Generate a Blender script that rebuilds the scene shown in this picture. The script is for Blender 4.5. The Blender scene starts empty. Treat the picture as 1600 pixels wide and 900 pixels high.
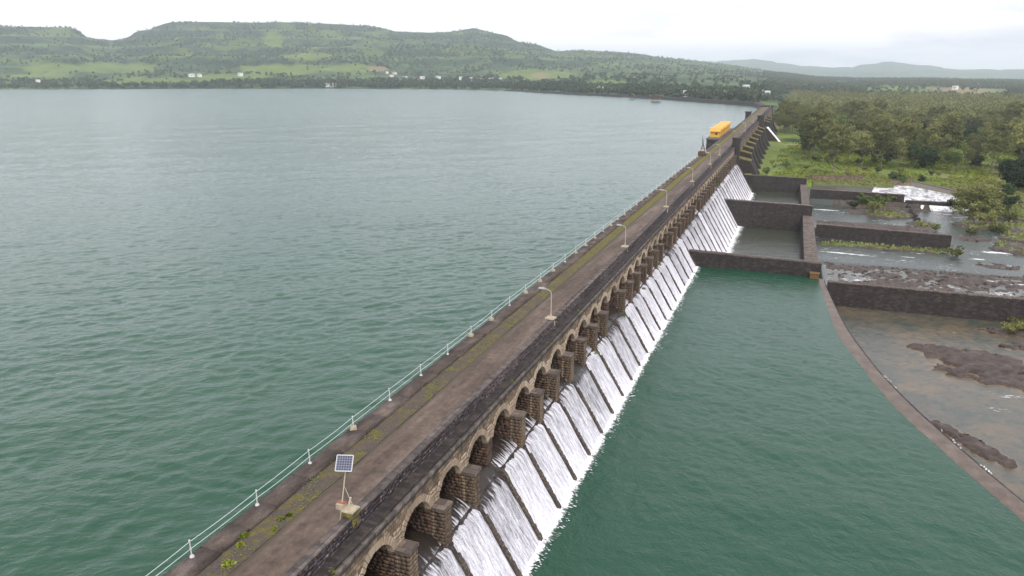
import bpy, math, random
import numpy as np
from mathutils import Vector, Matrix
R = math.radians
random.seed(7); RNG = np.random.default_rng(7)
scene = bpy.context.scene
COL = scene.collection

# ------------------------------------------------------------------ camera, sky, sun, exposure
CAM_Z = 40.5
PITCH, YAW, FPX = R(16.4246), R(20.99), 1150.0
cam_d = bpy.data.cameras.new('camera'); cam = bpy.data.objects.new('camera', cam_d); COL.objects.link(cam)
cam.location = (0, 0, CAM_Z); cam.rotation_euler = (math.pi/2 - PITCH, 0, YAW)
cam_d.sensor_width = 36; cam_d.lens = FPX/1600*36; cam_d.clip_start = 0.5; cam_d.clip_end = 40000
scene.camera = cam
SUN_EL, SUN_AZ = R(52), R(150)          # azimuth clockwise from +Y
world = bpy.data.worlds.new('World'); scene.world = world; world.use_nodes = True
wn = world.node_tree; wn.nodes.clear()
def wnode(t, **k):
    n = wn.nodes.new(t)
    for a, b in k.items(): setattr(n, a, b)
    return n
sky = wnode('ShaderNodeTexSky', sky_type='NISHITA', sun_disc=False, sun_elevation=SUN_EL, sun_rotation=SUN_AZ, air_density=1.0, dust_density=4.0, ozone_density=2.0)
bg_sky = wnode('ShaderNodeBackground'); bg_sky.inputs['Strength'].default_value = 0.15
wn.links.new(sky.outputs[0], bg_sky.inputs['Color'])
# broken cloud deck: a thin bright layer all over with greyer patches
tc = wnode('ShaderNodeTexCoord'); sep = wnode('ShaderNodeSeparateXYZ'); wn.links.new(tc.outputs['Generated'], sep.inputs[0])
zadd = wnode('ShaderNodeMath', operation='ADD'); zadd.inputs[1].default_value = 0.16; wn.links.new(sep.outputs['Z'], zadd.inputs[0])
zmax = wnode('ShaderNodeMath', operation='MAXIMUM'); zmax.inputs[1].default_value = 0.05; wn.links.new(zadd.outputs[0], zmax.inputs[0])
dx = wnode('ShaderNodeMath', operation='DIVIDE'); wn.links.new(sep.outputs['X'], dx.inputs[0]); wn.links.new(zmax.outputs[0], dx.inputs[1])
dy = wnode('ShaderNodeMath', operation='DIVIDE'); wn.links.new(sep.outputs['Y'], dy.inputs[0]); wn.links.new(zmax.outputs[0], dy.inputs[1])
cxy = wnode('ShaderNodeCombineXYZ'); wn.links.new(dx.outputs[0], cxy.inputs[0]); wn.links.new(dy.outputs[0], cxy.inputs[1])
cn = wnode('ShaderNodeTexNoise'); cn.inputs['Scale'].default_value = 0.75; cn.inputs['Detail'].default_value = 6; cn.inputs['Roughness'].default_value = 0.52
wn.links.new(cxy.outputs[0], cn.inputs['Vector'])
cr = wnode('ShaderNodeValToRGB'); cr.color_ramp.elements[0].position = 0.37; cr.color_ramp.elements[0].color = (0.70, 0.69, 0.77, 1)
cr.color_ramp.elements[1].position = 0.50; cr.color_ramp.elements[1].color = (1.0, 0.97, 1.0, 1)
wn.links.new(cn.outputs['Fac'], cr.inputs['Fac'])
bg_cl = wnode('ShaderNodeBackground'); bg_cl.inputs['Strength'].default_value = 1.75; wn.links.new(cr.outputs['Color'], bg_cl.inputs['Color'])
mixw = wnode('ShaderNodeMixShader'); mixw.inputs[0].default_value = 0.6
wn.links.new(bg_sky.outputs[0], mixw.inputs[1]); wn.links.new(bg_cl.outputs[0], mixw.inputs[2])
wo = wnode('ShaderNodeOutputWorld'); wn.links.new(mixw.outputs[0], wo.inputs['Surface'])
sun_d = bpy.data.lights.new('sun', 'SUN'); sun_d.energy = 1.5; sun_d.angle = R(10); sun_d.color = (1.0, 0.95, 0.88)
sun = bpy.data.objects.new('sun', sun_d); COL.objects.link(sun)
sdir = Vector((math.sin(SUN_AZ)*math.cos(SUN_EL), math.cos(SUN_AZ)*math.cos(SUN_EL), math.sin(SUN_EL)))
sun.rotation_euler = sdir.to_track_quat('Z', 'Y').to_euler(); sun.location = (60, -60, 120)
scene.view_settings.view_transform = 'Standard'; scene.view_settings.look = 'None'
scene.view_settings.exposure = 0.3; scene.view_settings.gamma = 1.0; scene.view_settings.use_curve_mapping = False
scene.cycles.max_bounces = 6; scene.cycles.transparent_max_bounces = 8; scene.cycles.volume_bounces = 2

# ------------------------------------------------------------------ geometry of the place
POOL, LAKE, DECK, RIVER, LOWPOOL = 0.0, 7.4, 12.5, -4.2, -5.2
SP, Y0, KMIN, KMAX = 5.45, 37.8, -4, 48      # arch bays
def pier_y(k): return Y0 + SP*k
Y_END = pier_y(KMAX)                         # end of the spillway, about 299 m
FLUSH = {3, 11, 19, 27, 35, 43}
def face_x(z): return -18.0 - 0.6*z          # downstream face of the spillway

cp, sp_ = math.cos(PITCH), math.sin(PITCH); cy_, sy_ = math.cos(YAW), math.sin(YAW)
def ray(px, py):                             # direction towards a picture point, for laying out the survey
    a, b = (px-800)/FPX, (450-py)/FPX
    f = Vector((-sy_*cp, cy_*cp, -sp_)); r = Vector((cy_, sy_, 0)); u = r.cross(f)
    return f + r*a + u*b
def at(px, py, z):
    d = ray(px, py); s = (z-CAM_Z)/d.z
    return Vector((d.x*s, d.y*s, z))
def px_az(px, py=115):
    d = ray(px, py); return math.atan2(d.x, d.y), d.z/math.hypot(d.x, d.y)

# ------------------------------------------------------------------ value noise
_P = RNG.permutation(512); _P = np.concatenate([_P, _P, _P]); _V = RNG.random(512)
def vnoise(x, y):
    x = np.asarray(x, float); y = np.asarray(y, float)
    xi = np.floor(x).astype(int); yi = np.floor(y).astype(int); xf = x-xi; yf = y-yi
    u = xf*xf*(3-2*xf); v = yf*yf*(3-2*yf)
    def h(a, b): return _V[_P[(_P[a & 511] + b) & 511]]
    return (h(xi, yi)*(1-u)+h(xi+1, yi)*u)*(1-v) + (h(xi, yi+1)*(1-u)+h(xi+1, yi+1)*u)*v
def fbm(x, y, o=4, g=0.5):
    s = 0; a = 1; t = 0
    for i in range(o):
        s = s + a*vnoise(np.asarray(x)*2**i+17*i, np.asarray(y)*2**i+31*i); t += a; a *= g
    return s/t
def sstep(a, b, x):
    t = np.clip((np.asarray(x, float)-a)/(b-a), 0, 1); return t*t*(3-2*t)

# ------------------------------------------------------------------ object helpers
def tag(o, label=None, cat=None, group=None, kind=None):
    if label: o['label'] = label
    if cat: o['category'] = cat
    if group: o['group'] = group
    if kind: o['kind'] = kind
    return o
def empty(name, loc=(0, 0, 0), rz=0):
    o = bpy.data.objects.new(name, None); COL.objects.link(o); o.location = loc; o.rotation_euler = (0, 0, rz); o.empty_display_size = 0.3
    return o
def link_mesh(name, me, parent=None, loc=None):
    o = bpy.data.objects.new(name, me); COL.objects.link(o)
    if parent is not None: o.parent = parent
    if loc is not None: o.location = loc
    return o
def np_mesh(name, V, F, mats, smooth=False, mi=None):
    V = np.asarray(V, np.float32); F = np.asarray(F, np.int32)
    me = bpy.data.meshes.new(name); n = F.shape[1]
    me.vertices.add(len(V)); me.vertices.foreach_set('co', V.ravel())
    me.loops.add(F.size); me.loops.foreach_set('vertex_index', F.ravel())
    me.polygons.add(len(F)); me.polygons.foreach_set('loop_start', np.arange(0, F.size, n, dtype=np.int32))
    for m in (mats if isinstance(mats, (list, tuple)) else [mats]): me.materials.append(m)
    if mi is not None: me.polygons.foreach_set('material_index', np.asarray(mi, np.int32))
    me.update(calc_edges=True)
    if smooth: me.polygons.foreach_set('use_smooth', np.ones(len(F), bool))
    me.validate()
    return me
def grid_mesh(name, X, Y, Z, mat, smooth=True, keep=None):
    m, n = X.shape
    V = np.stack([X, Y, Z], -1).reshape(-1, 3)
    i = np.arange(m*n).reshape(m, n)
    F = np.stack([i[:-1, :-1], i[:-1, 1:], i[1:, 1:], i[1:, :-1]], -1).reshape(-1, 4)
    if keep is not None: F = F[keep.reshape(-1)]
    return np_mesh(name, V, F, mat, smooth)
class MB:
    def __init__(s): s.v = []; s.f = []; s.m = []; s.cur = 0
    def quad(s, *p):
        n = len(s.v); s.v += [tuple(q) for q in p]; s.f.append(tuple(range(n, n+len(p)))); s.m.append(s.cur)
    def hexa(s, p):                         # 8 corners: bottom 4 counter-clockwise, top 4
        n = len(s.v); s.v += [tuple(q) for q in p]
        for f in ((3, 2, 1, 0), (4, 5, 6, 7), (0, 1, 5, 4), (1, 2, 6, 5), (2, 3, 7, 6), (3, 0, 4, 7)):
            s.f.append(tuple(n+i for i in f)); s.m.append(s.cur)
    def box(s, x0, x1, y0, y1, z0, z1):
        s.hexa([(x0, y0, z0), (x1, y0, z0), (x1, y1, z0), (x0, y1, z0), (x0, y0, z1), (x1, y0, z1), (x1, y1, z1), (x0, y1, z1)])
    def prism_y(s, prof, y0, y1):           # closed (x,z) profile swept along y
        n = len(s.v); k = len(prof)
        s.v += [(x, y0, z) for x, z in prof] + [(x, y1, z) for x, z in prof]
        s.f.append(tuple(n+i for i in range(k))); s.m.append(s.cur)
        s.f.append(tuple(n+k+i for i in reversed(range(k)))); s.m.append(s.cur)
        for i in range(k):
            j = (i+1) % k; s.f.append((n+i, n+k+i, n+k+j, n+j)); s.m.append(s.cur)
    def tube(s, p0, p1, r0, r1=None, n=8, caps=True):
        r1 = r0 if r1 is None else r1; p0 = Vector(p0); p1 = Vector(p1); d = (p1-p0).normalized()
        a = d.orthogonal().normalized(); b = d.cross(a); k = len(s.v)
        for p, r in ((p0, r0), (p1, r1)):
            for i in range(n):
                t = 2*math.pi*i/n; s.v.append(tuple(p + a*(r*math.cos(t)) + b*(r*math.sin(t))))
        for i in range(n):
            j = (i+1) % n; s.f.append((k+i, k+j, k+n+j, k+n+i)); s.m.append(s.cur)
        if caps:
            s.f.append(tuple(k+i for i in reversed(range(n)))); s.m.append(s.cur)
            s.f.append(tuple(k+n+i for i in range(n))); s.m.append(s.cur)
    def mesh(s, name, mats, smooth=False, bevel=0):
        me = bpy.data.meshes.new(name); me.from_pydata(s.v, [], s.f)
        for m in (mats if isinstance(mats, (list, tuple)) else [mats]): me.materials.append(m)
        me.polygons.foreach_set('material_index', s.m)
        if smooth: me.polygons.foreach_set('use_smooth', [True]*len(s.f))
        me.update(); return me
    def build(s, name, mats, parent=None, smooth=False, loc=None): return link_mesh(name, s.mesh(name, mats, smooth), parent, loc)
def blocks(mb_v, mb_f, P):
    """append axis boxes given as rows x0,x1,y0,y1,z0,z1"""
    P = np.asarray(P, float); n = len(P)
    x0, x1, y0, y1, z0, z1 = P.T
    V = np.stack([np.stack(c, -1) for c in ((x0, y0, z0), (x1, y0, z0), (x1, y1, z0), (x0, y1, z0), (x0, y0, z1), (x1, y0, z1), (x1, y1, z1), (x0, y1, z1))], 1).reshape(-1, 3)
    F0 = np.array([(3, 2, 1, 0), (4, 5, 6, 7), (0, 1, 5, 4), (1, 2, 6, 5), (2, 3, 7, 6), (3, 0, 4, 7)])
    F = (F0[None]+8*np.arange(n)[:, None, None]).reshape(-1, 4)
    mb_v.append(V); mb_f.append(F)
def cards(C, size, rng, flat=0.0, aspect=1.0, N=None):
    """leaf cards: a bent-free quad of random bearing at every centre"""
    n = len(C); a = rng.normal(size=(n, 3)); a[:, 2] *= (1-flat); a /= np.linalg.norm(a, axis=1)[:, None]
    b = rng.normal(size=(n, 3)); b -= (b*a).sum(1)[:, None]*a; b /= np.linalg.norm(b, axis=1)[:, None]
    s = size*rng.uniform(.6, 1.4, n); a *= s[:, None]*aspect; b *= s[:, None]
    V = np.stack([C-a*.5-b*.25, C-b*.5+a*.1, C+a*.55+b*.1, C+b*.45-a*.15], 1).reshape(-1, 3)
    F = np.arange(4*n).reshape(n, 4)
    return V, F

# ------------------------------------------------------------------ materials
class NT:
    def __init__(s, name):
        s.m = bpy.data.materials.new(name); s.m.use_nodes = True; s.t = s.m.node_tree; s.t.nodes.clear()
        s.out = s.t.nodes.new('ShaderNodeOutputMaterial')
    def n(s, t, ins=None, **k):
        nd = s.t.nodes.new(t)
        for a, b in k.items(): setattr(nd, a, b)
        for key, v in (ins or {}).items(): s.set(nd.inputs[key], v)
        return nd
    def set(s, sock, v):
        if isinstance(v, bpy.types.NodeSocket): s.t.links.new(v, sock)
        elif isinstance(v, bpy.types.Node): s.t.links.new(v.outputs[0], sock)
        elif isinstance(v, (tuple, list)) and len(v) == 3 and sock.type == 'RGBA': sock.default_value = (*v, 1)
        else: sock.default_value = v
    def math(s, op, a, b=0.0, clamp=False):
        nd = s.n('ShaderNodeMath', operation=op, use_clamp=clamp); s.set(nd.inputs[0], a); s.set(nd.inputs[1], b); return nd.outputs[0]
    def mix(s, f, a, b, mode='MIX'):
        nd = s.n('ShaderNodeMix', data_type='RGBA', blend_type=mode); s.set(nd.inputs[0], f); s.set(nd.inputs[6], a); s.set(nd.inputs[7], b); return nd.outputs[2]
    def ramp(s, f, stops):
        nd = s.n('ShaderNodeValToRGB'); s.set(nd.inputs[0], f); e = nd.color_ramp.elements
        while len(e) < len(stops): e.new(0.5)
        for i, (p, c) in enumerate(stops): e[i].position = p; e[i].color = (*((c, c, c) if isinstance(c, (int, float)) else c), 1)
        return nd.outputs[0]
    def noise(s, vec, scale, detail=4, rough=.55, dist=0.0):
        nd = s.n('ShaderNodeTexNoise', {'Scale': scale, 'Detail': detail, 'Roughness': rough, 'Distortion': dist})
        if vec is not None: s.set(nd.inputs['Vector'], vec)
        return nd.outputs['Fac']
    def map(s, vec, scale=(1, 1, 1), rot=(0, 0, 0), loc=(0, 0, 0)):
        nd = s.n('ShaderNodeMapping', {'Scale': scale, 'Rotation': rot, 'Location': loc}); s.set(nd.inputs['Vector'], vec); return nd.outputs[0]
    def pos(s): return s.n('ShaderNodeNewGeometry').outputs['Position']
    def bump(s, h, strength=.5, dist=.1, normal=None):
        nd = s.n('ShaderNodeBump', {'Strength': strength, 'Distance': dist, 'Height': h})
        if normal is not None: s.set(nd.inputs['Normal'], normal)
        return nd.outputs[0]
    def principled(s, color, rough=.8, normal=None, spec=.5, metal=0.0, **k):
        ins = {'Base Color': color, 'Roughness': rough, 'Specular IOR Level': spec, 'Metallic': metal}
        ins.update(k); nd = s.n('ShaderNodeBsdfPrincipled', ins)
        if normal is not None: s.set(nd.inputs['Normal'], normal)
        s.t.links.new(nd.outputs[0], s.out.inputs['Surface']); return nd

def mat_plain(name, c, rough=.6, metal=0.0, var=.15, scale=6.0):
    t = NT(name); p = t.pos(); f = t.noise(p, scale, 4)
    col = t.mix(f, tuple(x*(1-var) for x in c), tuple(min(1, x*(1+var)) for x in c))
    t.principled(col, rough, None, .4, metal); return t.m

def mat_masonry(name, stops, bw=.55, bh=.3, joint=(0.03, 0.025, 0.022), stain=(.045, .036, .032), stain_amt=.6, bump=.5, seed=0, lich=None, streak=True):
    """coursed stone: brick courses laid on whichever vertical plane the face has"""
    t = NT(name); g = t.n('ShaderNodeNewGeometry'); p = g.outputs['Position']; nrm = g.outputs['True Normal']
    sp = t.n('ShaderNodeSeparateXYZ', {0: p}); sn = t.n('ShaderNodeSeparateXYZ', {0: nrm})
    ax = t.math('ABSOLUTE', sn.outputs[0]); ay = t.math('ABSOLUTE', sn.outputs[1]); pick = t.math('GREATER_THAN', ax, ay)
    u = t.math('ADD', t.math('MULTIPLY', pick, sp.outputs[1]), t.math('MULTIPLY', t.math('SUBTRACT', 1.0, pick), sp.outputs[0]))
    up = t.math('GREATER_THAN', t.math('ABSOLUTE', sn.outputs[2]), .8)
    v = t.math('ADD', t.math('MULTIPLY', t.math('SUBTRACT', 1.0, up), sp.outputs[2]), t.math('MULTIPLY', up, sp.outputs[1]))
    wob = t.noise(p, 2.3, 2)
    uv = t.n('ShaderNodeCombineXYZ', {0: t.math('ADD', u, t.math('MULTIPLY', wob, .12)), 1: t.math('ADD', v, t.math('MULTIPLY', wob, .08)), 2: 0.0}).outputs[0]
    b = t.n('ShaderNodeTexBrick', {'Vector': uv, 'Color1': (0, 0, 0), 'Color2': (1, 1, 1), 'Mortar': (.5, .5, .5), 'Scale': 1.0, 'Mortar Size': .026, 'Mortar Smooth': .3, 'Brick Width': bw, 'Row Height': bh}, offset=.5, squash=1.0)
    n1 = t.noise(p, 9 + seed, 5); n2 = t.noise(t.map(p, (.35, .35, .35)), 1.0, 5)
    tone = t.math('ADD', t.math('MULTIPLY', b.outputs['Color'], .55), t.math('MULTIPLY', n1, .45))
    col = t.ramp(tone, stops)
    st = t.ramp(t.noise(t.map(p, (1.1, 1.1, .22) if streak else (.8, .8, .8)), 1.0, 5, .6), [(.42, 0.0), (.68, 1.0)])
    col = t.mix(t.math('MULTIPLY', st, stain_amt), col, stain)
    if lich: col = t.mix(t.math('MULTIPLY', t.ramp(t.noise(p, 3.4, 5, .62), [(.55, 0.0), (.68, 1.0)]), lich[1]), col, lich[0])
    col = t.mix(t.math('MULTIPLY', b.outputs['Fac'], .85), col, joint)
    h = t.math('SUBTRACT', t.math('MULTIPLY', n1, .5), b.outputs['Fac'])
    t.principled(col, .88, t.bump(h, bump, .05), .3); return t.m

def mat_water(name, deep, shallow, wav, amp, crest_rot, rough=.06, spec=.5, stretch=.42, fine=1.0):
    t = NT(name); p = t.pos()
    q = t.map(t.map(p, rot=(0, 0, -crest_rot)), (stretch, 1, 1))       # crests run along local x
    w1 = t.noise(q, 1.0/wav, 3, .5, .25); w2 = t.noise(t.map(q, loc=(7, 3, 0)), 2.7/wav, 3, .55, .3)
    w3 = t.noise(t.map(t.map(p, rot=(0, 0, -crest_rot+.5)), (.6, 1, 1)), 7.5/wav, 2, .5)
    big = t.noise(q, .22/wav, 3)
    r1 = t.math('SUBTRACT', 1.0, t.math('MULTIPLY', t.math('ABSOLUTE', t.math('SUBTRACT', w1, .5)), 2.6))   # peaked crests
    h = t.math('ADD', t.math('ADD', t.math('MULTIPLY', r1, .45), t.math('MULTIPLY', big, 1.3)), t.math('ADD', t.math('MULTIPLY', w2, .32), t.math('MULTIPLY', w3, .07*fine)))
    patch = t.ramp(t.noise(t.map(p, (.02, .035, .02)), 1.0, 4), [(.3, 0.0), (.7, 1.0)])
    col = t.mix(patch, deep, shallow)
    nb = t.bump(h, 1.0, amp)
    t.principled(col, t.math('ADD', rough, t.n('ShaderNodeAttribute', attribute_name='ripple').outputs['Fac']), nb, spec, IOR=1.33); return t.m

TAN = [(.15, (.12, .082, .055)), (.5, (.235, .165, .11)), (.85, (.37, .285, .2))]
DARK = [(.15, (.018, .015, .014)), (.5, (.037, .03, .028)), (.85, (.074, .06, .053))]
M = {}
M['masonry'] = mat_masonry('tan_masonry', TAN, .52, .29, stain_amt=.75)
M['voussoir'] = mat_masonry('pale_voussoir_stone', [(.15, (.2, .145, .1)), (.5, (.34, .26, .185)), (.85, (.5, .41, .31))], 9, 9, stain=(.13, .1, .075), stain_amt=.45, bump=.3, seed=5)
M['stone'] = mat_masonry('cut_stone', [(.15, (.09, .062, .042)), (.5, (.18, .125, .083)), (.85, (.3, .225, .155))], 9, 9, stain_amt=.75, bump=.35, seed=3)
M['stone_red'] = mat_masonry('shaded_reddish_stone', [(.15, (.045, .028, .02)), (.5, (.1, .058, .038)), (.85, (.17, .105, .07))], .55, .3, stain_amt=.6)  # reddish pier stone, darkened to put the arches' inner shade into its colour
M['groin'] = mat_masonry('groin_stone', [(.15, (.05, .04, .033)), (.5, (.1, .078, .062)), (.85, (.17, .135, .105))], .5, .25, stain=(.035, .03, .026), stain_amt=.5)
M['core'] = mat_plain('mortar_and_arch_shade', (.022, .018, .016), .9)  # dark mortar core; also paints shade on the wall behind the arches
M['dark'] = mat_masonry('dark_masonry', DARK, .7, .35, stain=(.018, .015, .016), stain_amt=.75, lich=((.12, .1, .085), .3))
M['rubble'] = mat_masonry('rubble_face', [(.1, (.02, .016, .018)), (.5, (.055, .043, .044)), (.9, (.15, .12, .12))], 8, 8, stain=(.02, .016, .017), stain_amt=.6, lich=((.3, .25, .25), .75), streak=False)
M['coping'] = mat_masonry('weathered_coping', [(.15, (.06, .05, .046)), (.5, (.1, .082, .074)), (.85, (.17, .14, .125))], 1.2, 9, stain=(.035, .03, .028), stain_amt=.8, lich=((.22, .2, .17), .3), streak=False)
M['walltop'] = mat_masonry('wall_top_stone', [(.15, (.07, .055, .048)), (.5, (.12, .095, .08)), (.85, (.2, .16, .13))], .8, .8, stain=(.04, .034, .03), stain_amt=.5, streak=False)
M['bark'] = mat_plain('bark', (.17, .145, .115), .9, var=.35)
M['white'] = mat_plain('white_paint', (.5, .5, .49), .5)
M['railpaint'] = mat_plain('pale_green_rail_paint', (.42, .5, .45), .45)
M['cream'] = mat_plain('cream_paint', (.42, .37, .28), .6, var=.25)
M['plaster'] = mat_plain('stained_plaster', (.33, .28, .2), .9, var=.5, scale=4)
M['steel'] = mat_plain('galvanised_steel', (.42, .43, .44), .4, .8)
M['lamp'] = mat_plain('lamp_grey', (.4, .42, .43), .35, .4)
M['rust'] = mat_plain('rusty_steel', (.085, .05, .032), .85, var=.5, scale=3)
M['redpaint'] = mat_plain('red_paint', (.24, .07, .045), .6, var=.3)
M['yellow'] = mat_plain('yellow_paint', (.62, .34, .025), .5, var=.12, scale=1)
M['yellow_roof'] = mat_plain('yellow_roof_sheet', (.52, .27, .03), .6, var=.12, scale=1)
M['yellow_pale'] = mat_plain('pale_yellow_trim', (.8, .6, .25), .5, var=.1)
M['dark_hole'] = mat_plain('dark_opening', (.03, .03, .032), .4)
M['housewhite'] = mat_plain('lime_wash', (.72, .71, .68), .8, var=.1)
M['housepink'] = mat_plain('pink_wash', (.55, .36, .3), .8, var=.1)
M['roofred'] = mat_plain('clay_tiles', (.32, .13, .08), .8, var=.25)
M['roofblue'] = mat_plain('blue_sheet', (.2, .3, .45), .5, var=.2)
M['roofgrey'] = mat_plain('grey_sheet', (.4, .4, .4), .6, var=.2)

def mat_road():
    t = NT('worn_road'); p = t.pos()
    lo = t.noise(t.map(p, (.5, .07, .5)), 1.0, 6, .62); md = t.noise(p, 1.6, 6, .65); fi = t.noise(p, 18, 4, .7)
    col = t.ramp(t.math('ADD', t.math('MULTIPLY', lo, .55), t.math('ADD', t.math('MULTIPLY', md, .3), t.math('MULTIPLY', fi, .15))), [(.38, (.045, .032, .024)), (.5, (.102, .075, .058)), (.62, (.17, .13, .104))])
    crk = t.n('ShaderNodeTexVoronoi', {'Vector': t.map(p, (.9, .35, 1)), 'Scale': .6}, feature='DISTANCE_TO_EDGE').outputs['Distance']
    col = t.mix(t.math('MULTIPLY', t.ramp(crk, [(0, 1.0), (.02, 0.0)]), .25), col, (.05, .04, .035))
    col = t.mix(t.ramp(t.noise(p, .45, 6, .7), [(.54, 0.0), (.66, .6)]), col, (.04, .033, .028))
    sx = t.n('ShaderNodeSeparateXYZ', {0: p}).outputs[0]; edge = t.math('ADD', t.math('MULTIPLY', t.math('ABSOLUTE', t.math('ADD', sx, 26.4)), .42), t.math('MULTIPLY', md, .5))
    col = t.mix(t.ramp(edge, [(.85, 0.0), (1.15, .8)]), col, (.06, .05, .03))
    t.principled(col, .9, t.bump(fi, .35, .03), .3); return t.m
M['road'] = mat_road()
def mat_gravel():
    t = NT('mossy_gravel'); p = t.pos()
    fi = t.noise(p, 11, 5, .75); md = t.noise(p, 1.1, 5, .65)
    col = t.ramp(fi, [(.3, (.03, .026, .025)), (.5, (.075, .06, .052)), (.72, (.15, .125, .11))])
    sep = t.n('ShaderNodeSeparateXYZ', {0: p}); far = t.math('MULTIPLY', t.math('SUBTRACT', sep.outputs[1], 60.0), .0012, True)
    mask = t.ramp(t.math('ADD', t.math('ADD', t.math('MULTIPLY', md, .72), t.math('MULTIPLY', fi, .28)), far), [(.47, 0.0), (.62, .9)])
    moss = t.mix(t.noise(p, 2.5, 4), (.075, .06, .018), (.17, .15, .022))
    col = t.mix(mask, col, moss)
    t.principled(col, .95, t.bump(fi, .8, .06), .2); return t.m
M['gravel'] = mat_gravel()
def mat_edging():
    t = NT('broken_edging'); p = t.pos()
    fi = t.noise(p, 12, 5, .7); md = t.noise(t.map(p, (.8, .35, 1)), 1.0, 5, .65)
    col = t.ramp(t.math('ADD', t.math('MULTIPLY', fi, .45), t.math('MULTIPLY', md, .55)), [(.38, (.035, .027, .022)), (.52, (.085, .066, .056)), (.66, (.19, .155, .135))])
    col = t.mix(t.ramp(t.noise(p, 1.0, 5, .7), [(.6, 0.0), (.75, .5)]), col, (.09, .085, .02))
    t.principled(col, .93, t.bump(fi, .6, .05), .25); return t.m
M['edging'] = mat_edging()

M['lake'] = mat_water('lake_water', (.010, .054, .027), (.016, .062, .034), 1.15, .14, R(38), .11, .5, .55, 1.6)
M['pool'] = mat_water('pool_water', (.014, .056, .032), (.02, .064, .039), .62, .12, R(-24), .11, .36, .7, 1.8)
M['lowpool'] = mat_water('low_pool_water', (.03, .042, .028), (.055, .058, .04), .9, .16, R(10), .1)
M['calm'] = mat_water('glassy_water', (.05, .055, .05), (.06, .06, .055), 1.6, .03, R(20), .04)
M['undercalm'] = mat_water('calm_water', (.028, .02, .012), (.035, .026, .016), 1.2, .03, R(0), .05)

def mat_river():
    t = NT('river_water'); p = t.pos()
    n1 = t.noise(t.map(p, (.7, .4, .7)), 1.0, 4, .6, .6); n2 = t.noise(p, 3.2, 4, .6, .4); n3 = t.noise(p, 11, 3, .6)
    h = t.math('ADD', t.math('MULTIPLY', n1, 1.0), t.math('ADD', t.math('MULTIPLY', n2, .35), t.math('MULTIPLY', n3, .1)))
    sh = t.n('ShaderNodeAttribute', attribute_name='shoal').outputs['Fac']
    foam = t.n('ShaderNodeAttribute', attribute_name='foam').outputs['Fac']
    col = t.mix(sh, (.045, .058, .05), (.15, .105, .06))
    fm = t.ramp(t.math('ADD', foam, t.math('MULTIPLY', t.math('SUBTRACT', t.noise(t.map(p, (.5, 1.6, 1)), 1.6, 6, .74), .5), 2.6)), [(.5, 0.0), (.72, 1.0)])
    col = t.mix(fm, col, (.78, .78, .8))
    rough = t.math('ADD', .16, t.math('MULTIPLY', fm, .6))
    t.principled(col, rough, t.bump(h, 1.0, .16), .6, IOR=1.33); return t.m
M['river'] = mat_river()
def mat_whitewater():
    t = NT('churned_white_water'); p = t.pos(); n = t.noise(t.map(p, (.5, .25, .5)), 1.0, 6, .68, .8); m = t.noise(p, 3, 5, .7)
    k = t.math('ADD', t.math('MULTIPLY', n, .7), t.math('MULTIPLY', m, .3))
    t.principled(t.ramp(k, [(.43, (.06, .065, .05)), (.5, (.42, .42, .42)), (.58, (.78, .78, .8))]), .5, t.bump(k, .8, .25), .5); return t.m
M['whitewater'] = mat_whitewater()
def mat_weir():
    t = NT('weir_sheet_flow'); p = t.pos()
    n = t.noise(p, 4.5, 5, .65); m = t.noise(p, .6, 5, .6)
    col = t.ramp(t.math('ADD', t.math('MULTIPLY', n, .4), t.math('MULTIPLY', m, .6)), [(.35, (.06, .044, .033)), (.5, (.105, .078, .06)), (.66, (.165, .128, .102))])
    t.principled(col, .42, t.bump(n, .6, .08), .4, IOR=1.33); return t.m
M['weir'] = mat_weir()
def mat_cascade():
    t = NT('cascade_water'); p = t.pos(); oi = t.n('ShaderNodeObjectInfo').outputs['Random']
    q = t.n('ShaderNodeVectorMath', {0: p, 1: t.n('ShaderNodeCombineXYZ', {0: t.math('MULTIPLY', oi, 40.0), 1: 0.0, 2: 0.0}).outputs[0]}, operation='ADD').outputs[0]
    s1 = t.noise(t.map(q, (.42, 3.4, .42)), 1.0, 6, .66, .5); s2 = t.noise(t.map(q, (1.5, 9, 1.5)), 1.0, 4, .65, .4); s3 = t.noise(q, 9, 4, .7)
    z = t.n('ShaderNodeSeparateXYZ', {0: p}).outputs[2]
    lip = t.math('ADD', 5.8, t.math('MULTIPLY', t.math('SUBTRACT', s1, .5), 3.6))
    lip = t.math('ADD', lip, t.math('MULTIPLY', oi, 1.0))
    white = t.math('MULTIPLY', t.math('SUBTRACT', lip, z), 2.2, True)
    k = t.math('ADD', t.math('MULTIPLY', s1, .45), t.math('ADD', t.math('MULTIPLY', s2, .3), t.math('MULTIPLY', s3, .25)))
    k = t.math('SUBTRACT', k, t.math('MULTIPLY', t.math('SUBTRACT', z, 0.0), .012))
    k = t.math('ADD', k, t.math('MULTIPLY', t.math('SUBTRACT', oi, .35), .07))
    wc = t.ramp(k, [(.365, (.14, .135, .145)), (.455, (.42, .41, .44)), (.535, (.67, .66, .7)), (.64, (.84, .83, .86))])
    dk = t.mix(s1, (.012, .009, .007), (.045, .035, .03))
    col = t.mix(white, dk, wc)
    rough = t.math('ADD', .12, t.math('MULTIPLY', white, .55))
    t.principled(col, rough, t.bump(k, .7, .12), .5, IOR=1.33); return t.m
M['cascade'] = mat_cascade()
def mat_foam():
    t = NT('foam'); p = t.pos(); n = t.noise(p, 8, 4)
    t.principled(t.mix(n, (.68, .69, .7), (.9, .9, .91)), .8, t.bump(n, .6, .08), .3); return t.m
M['foam'] = mat_foam()
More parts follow.
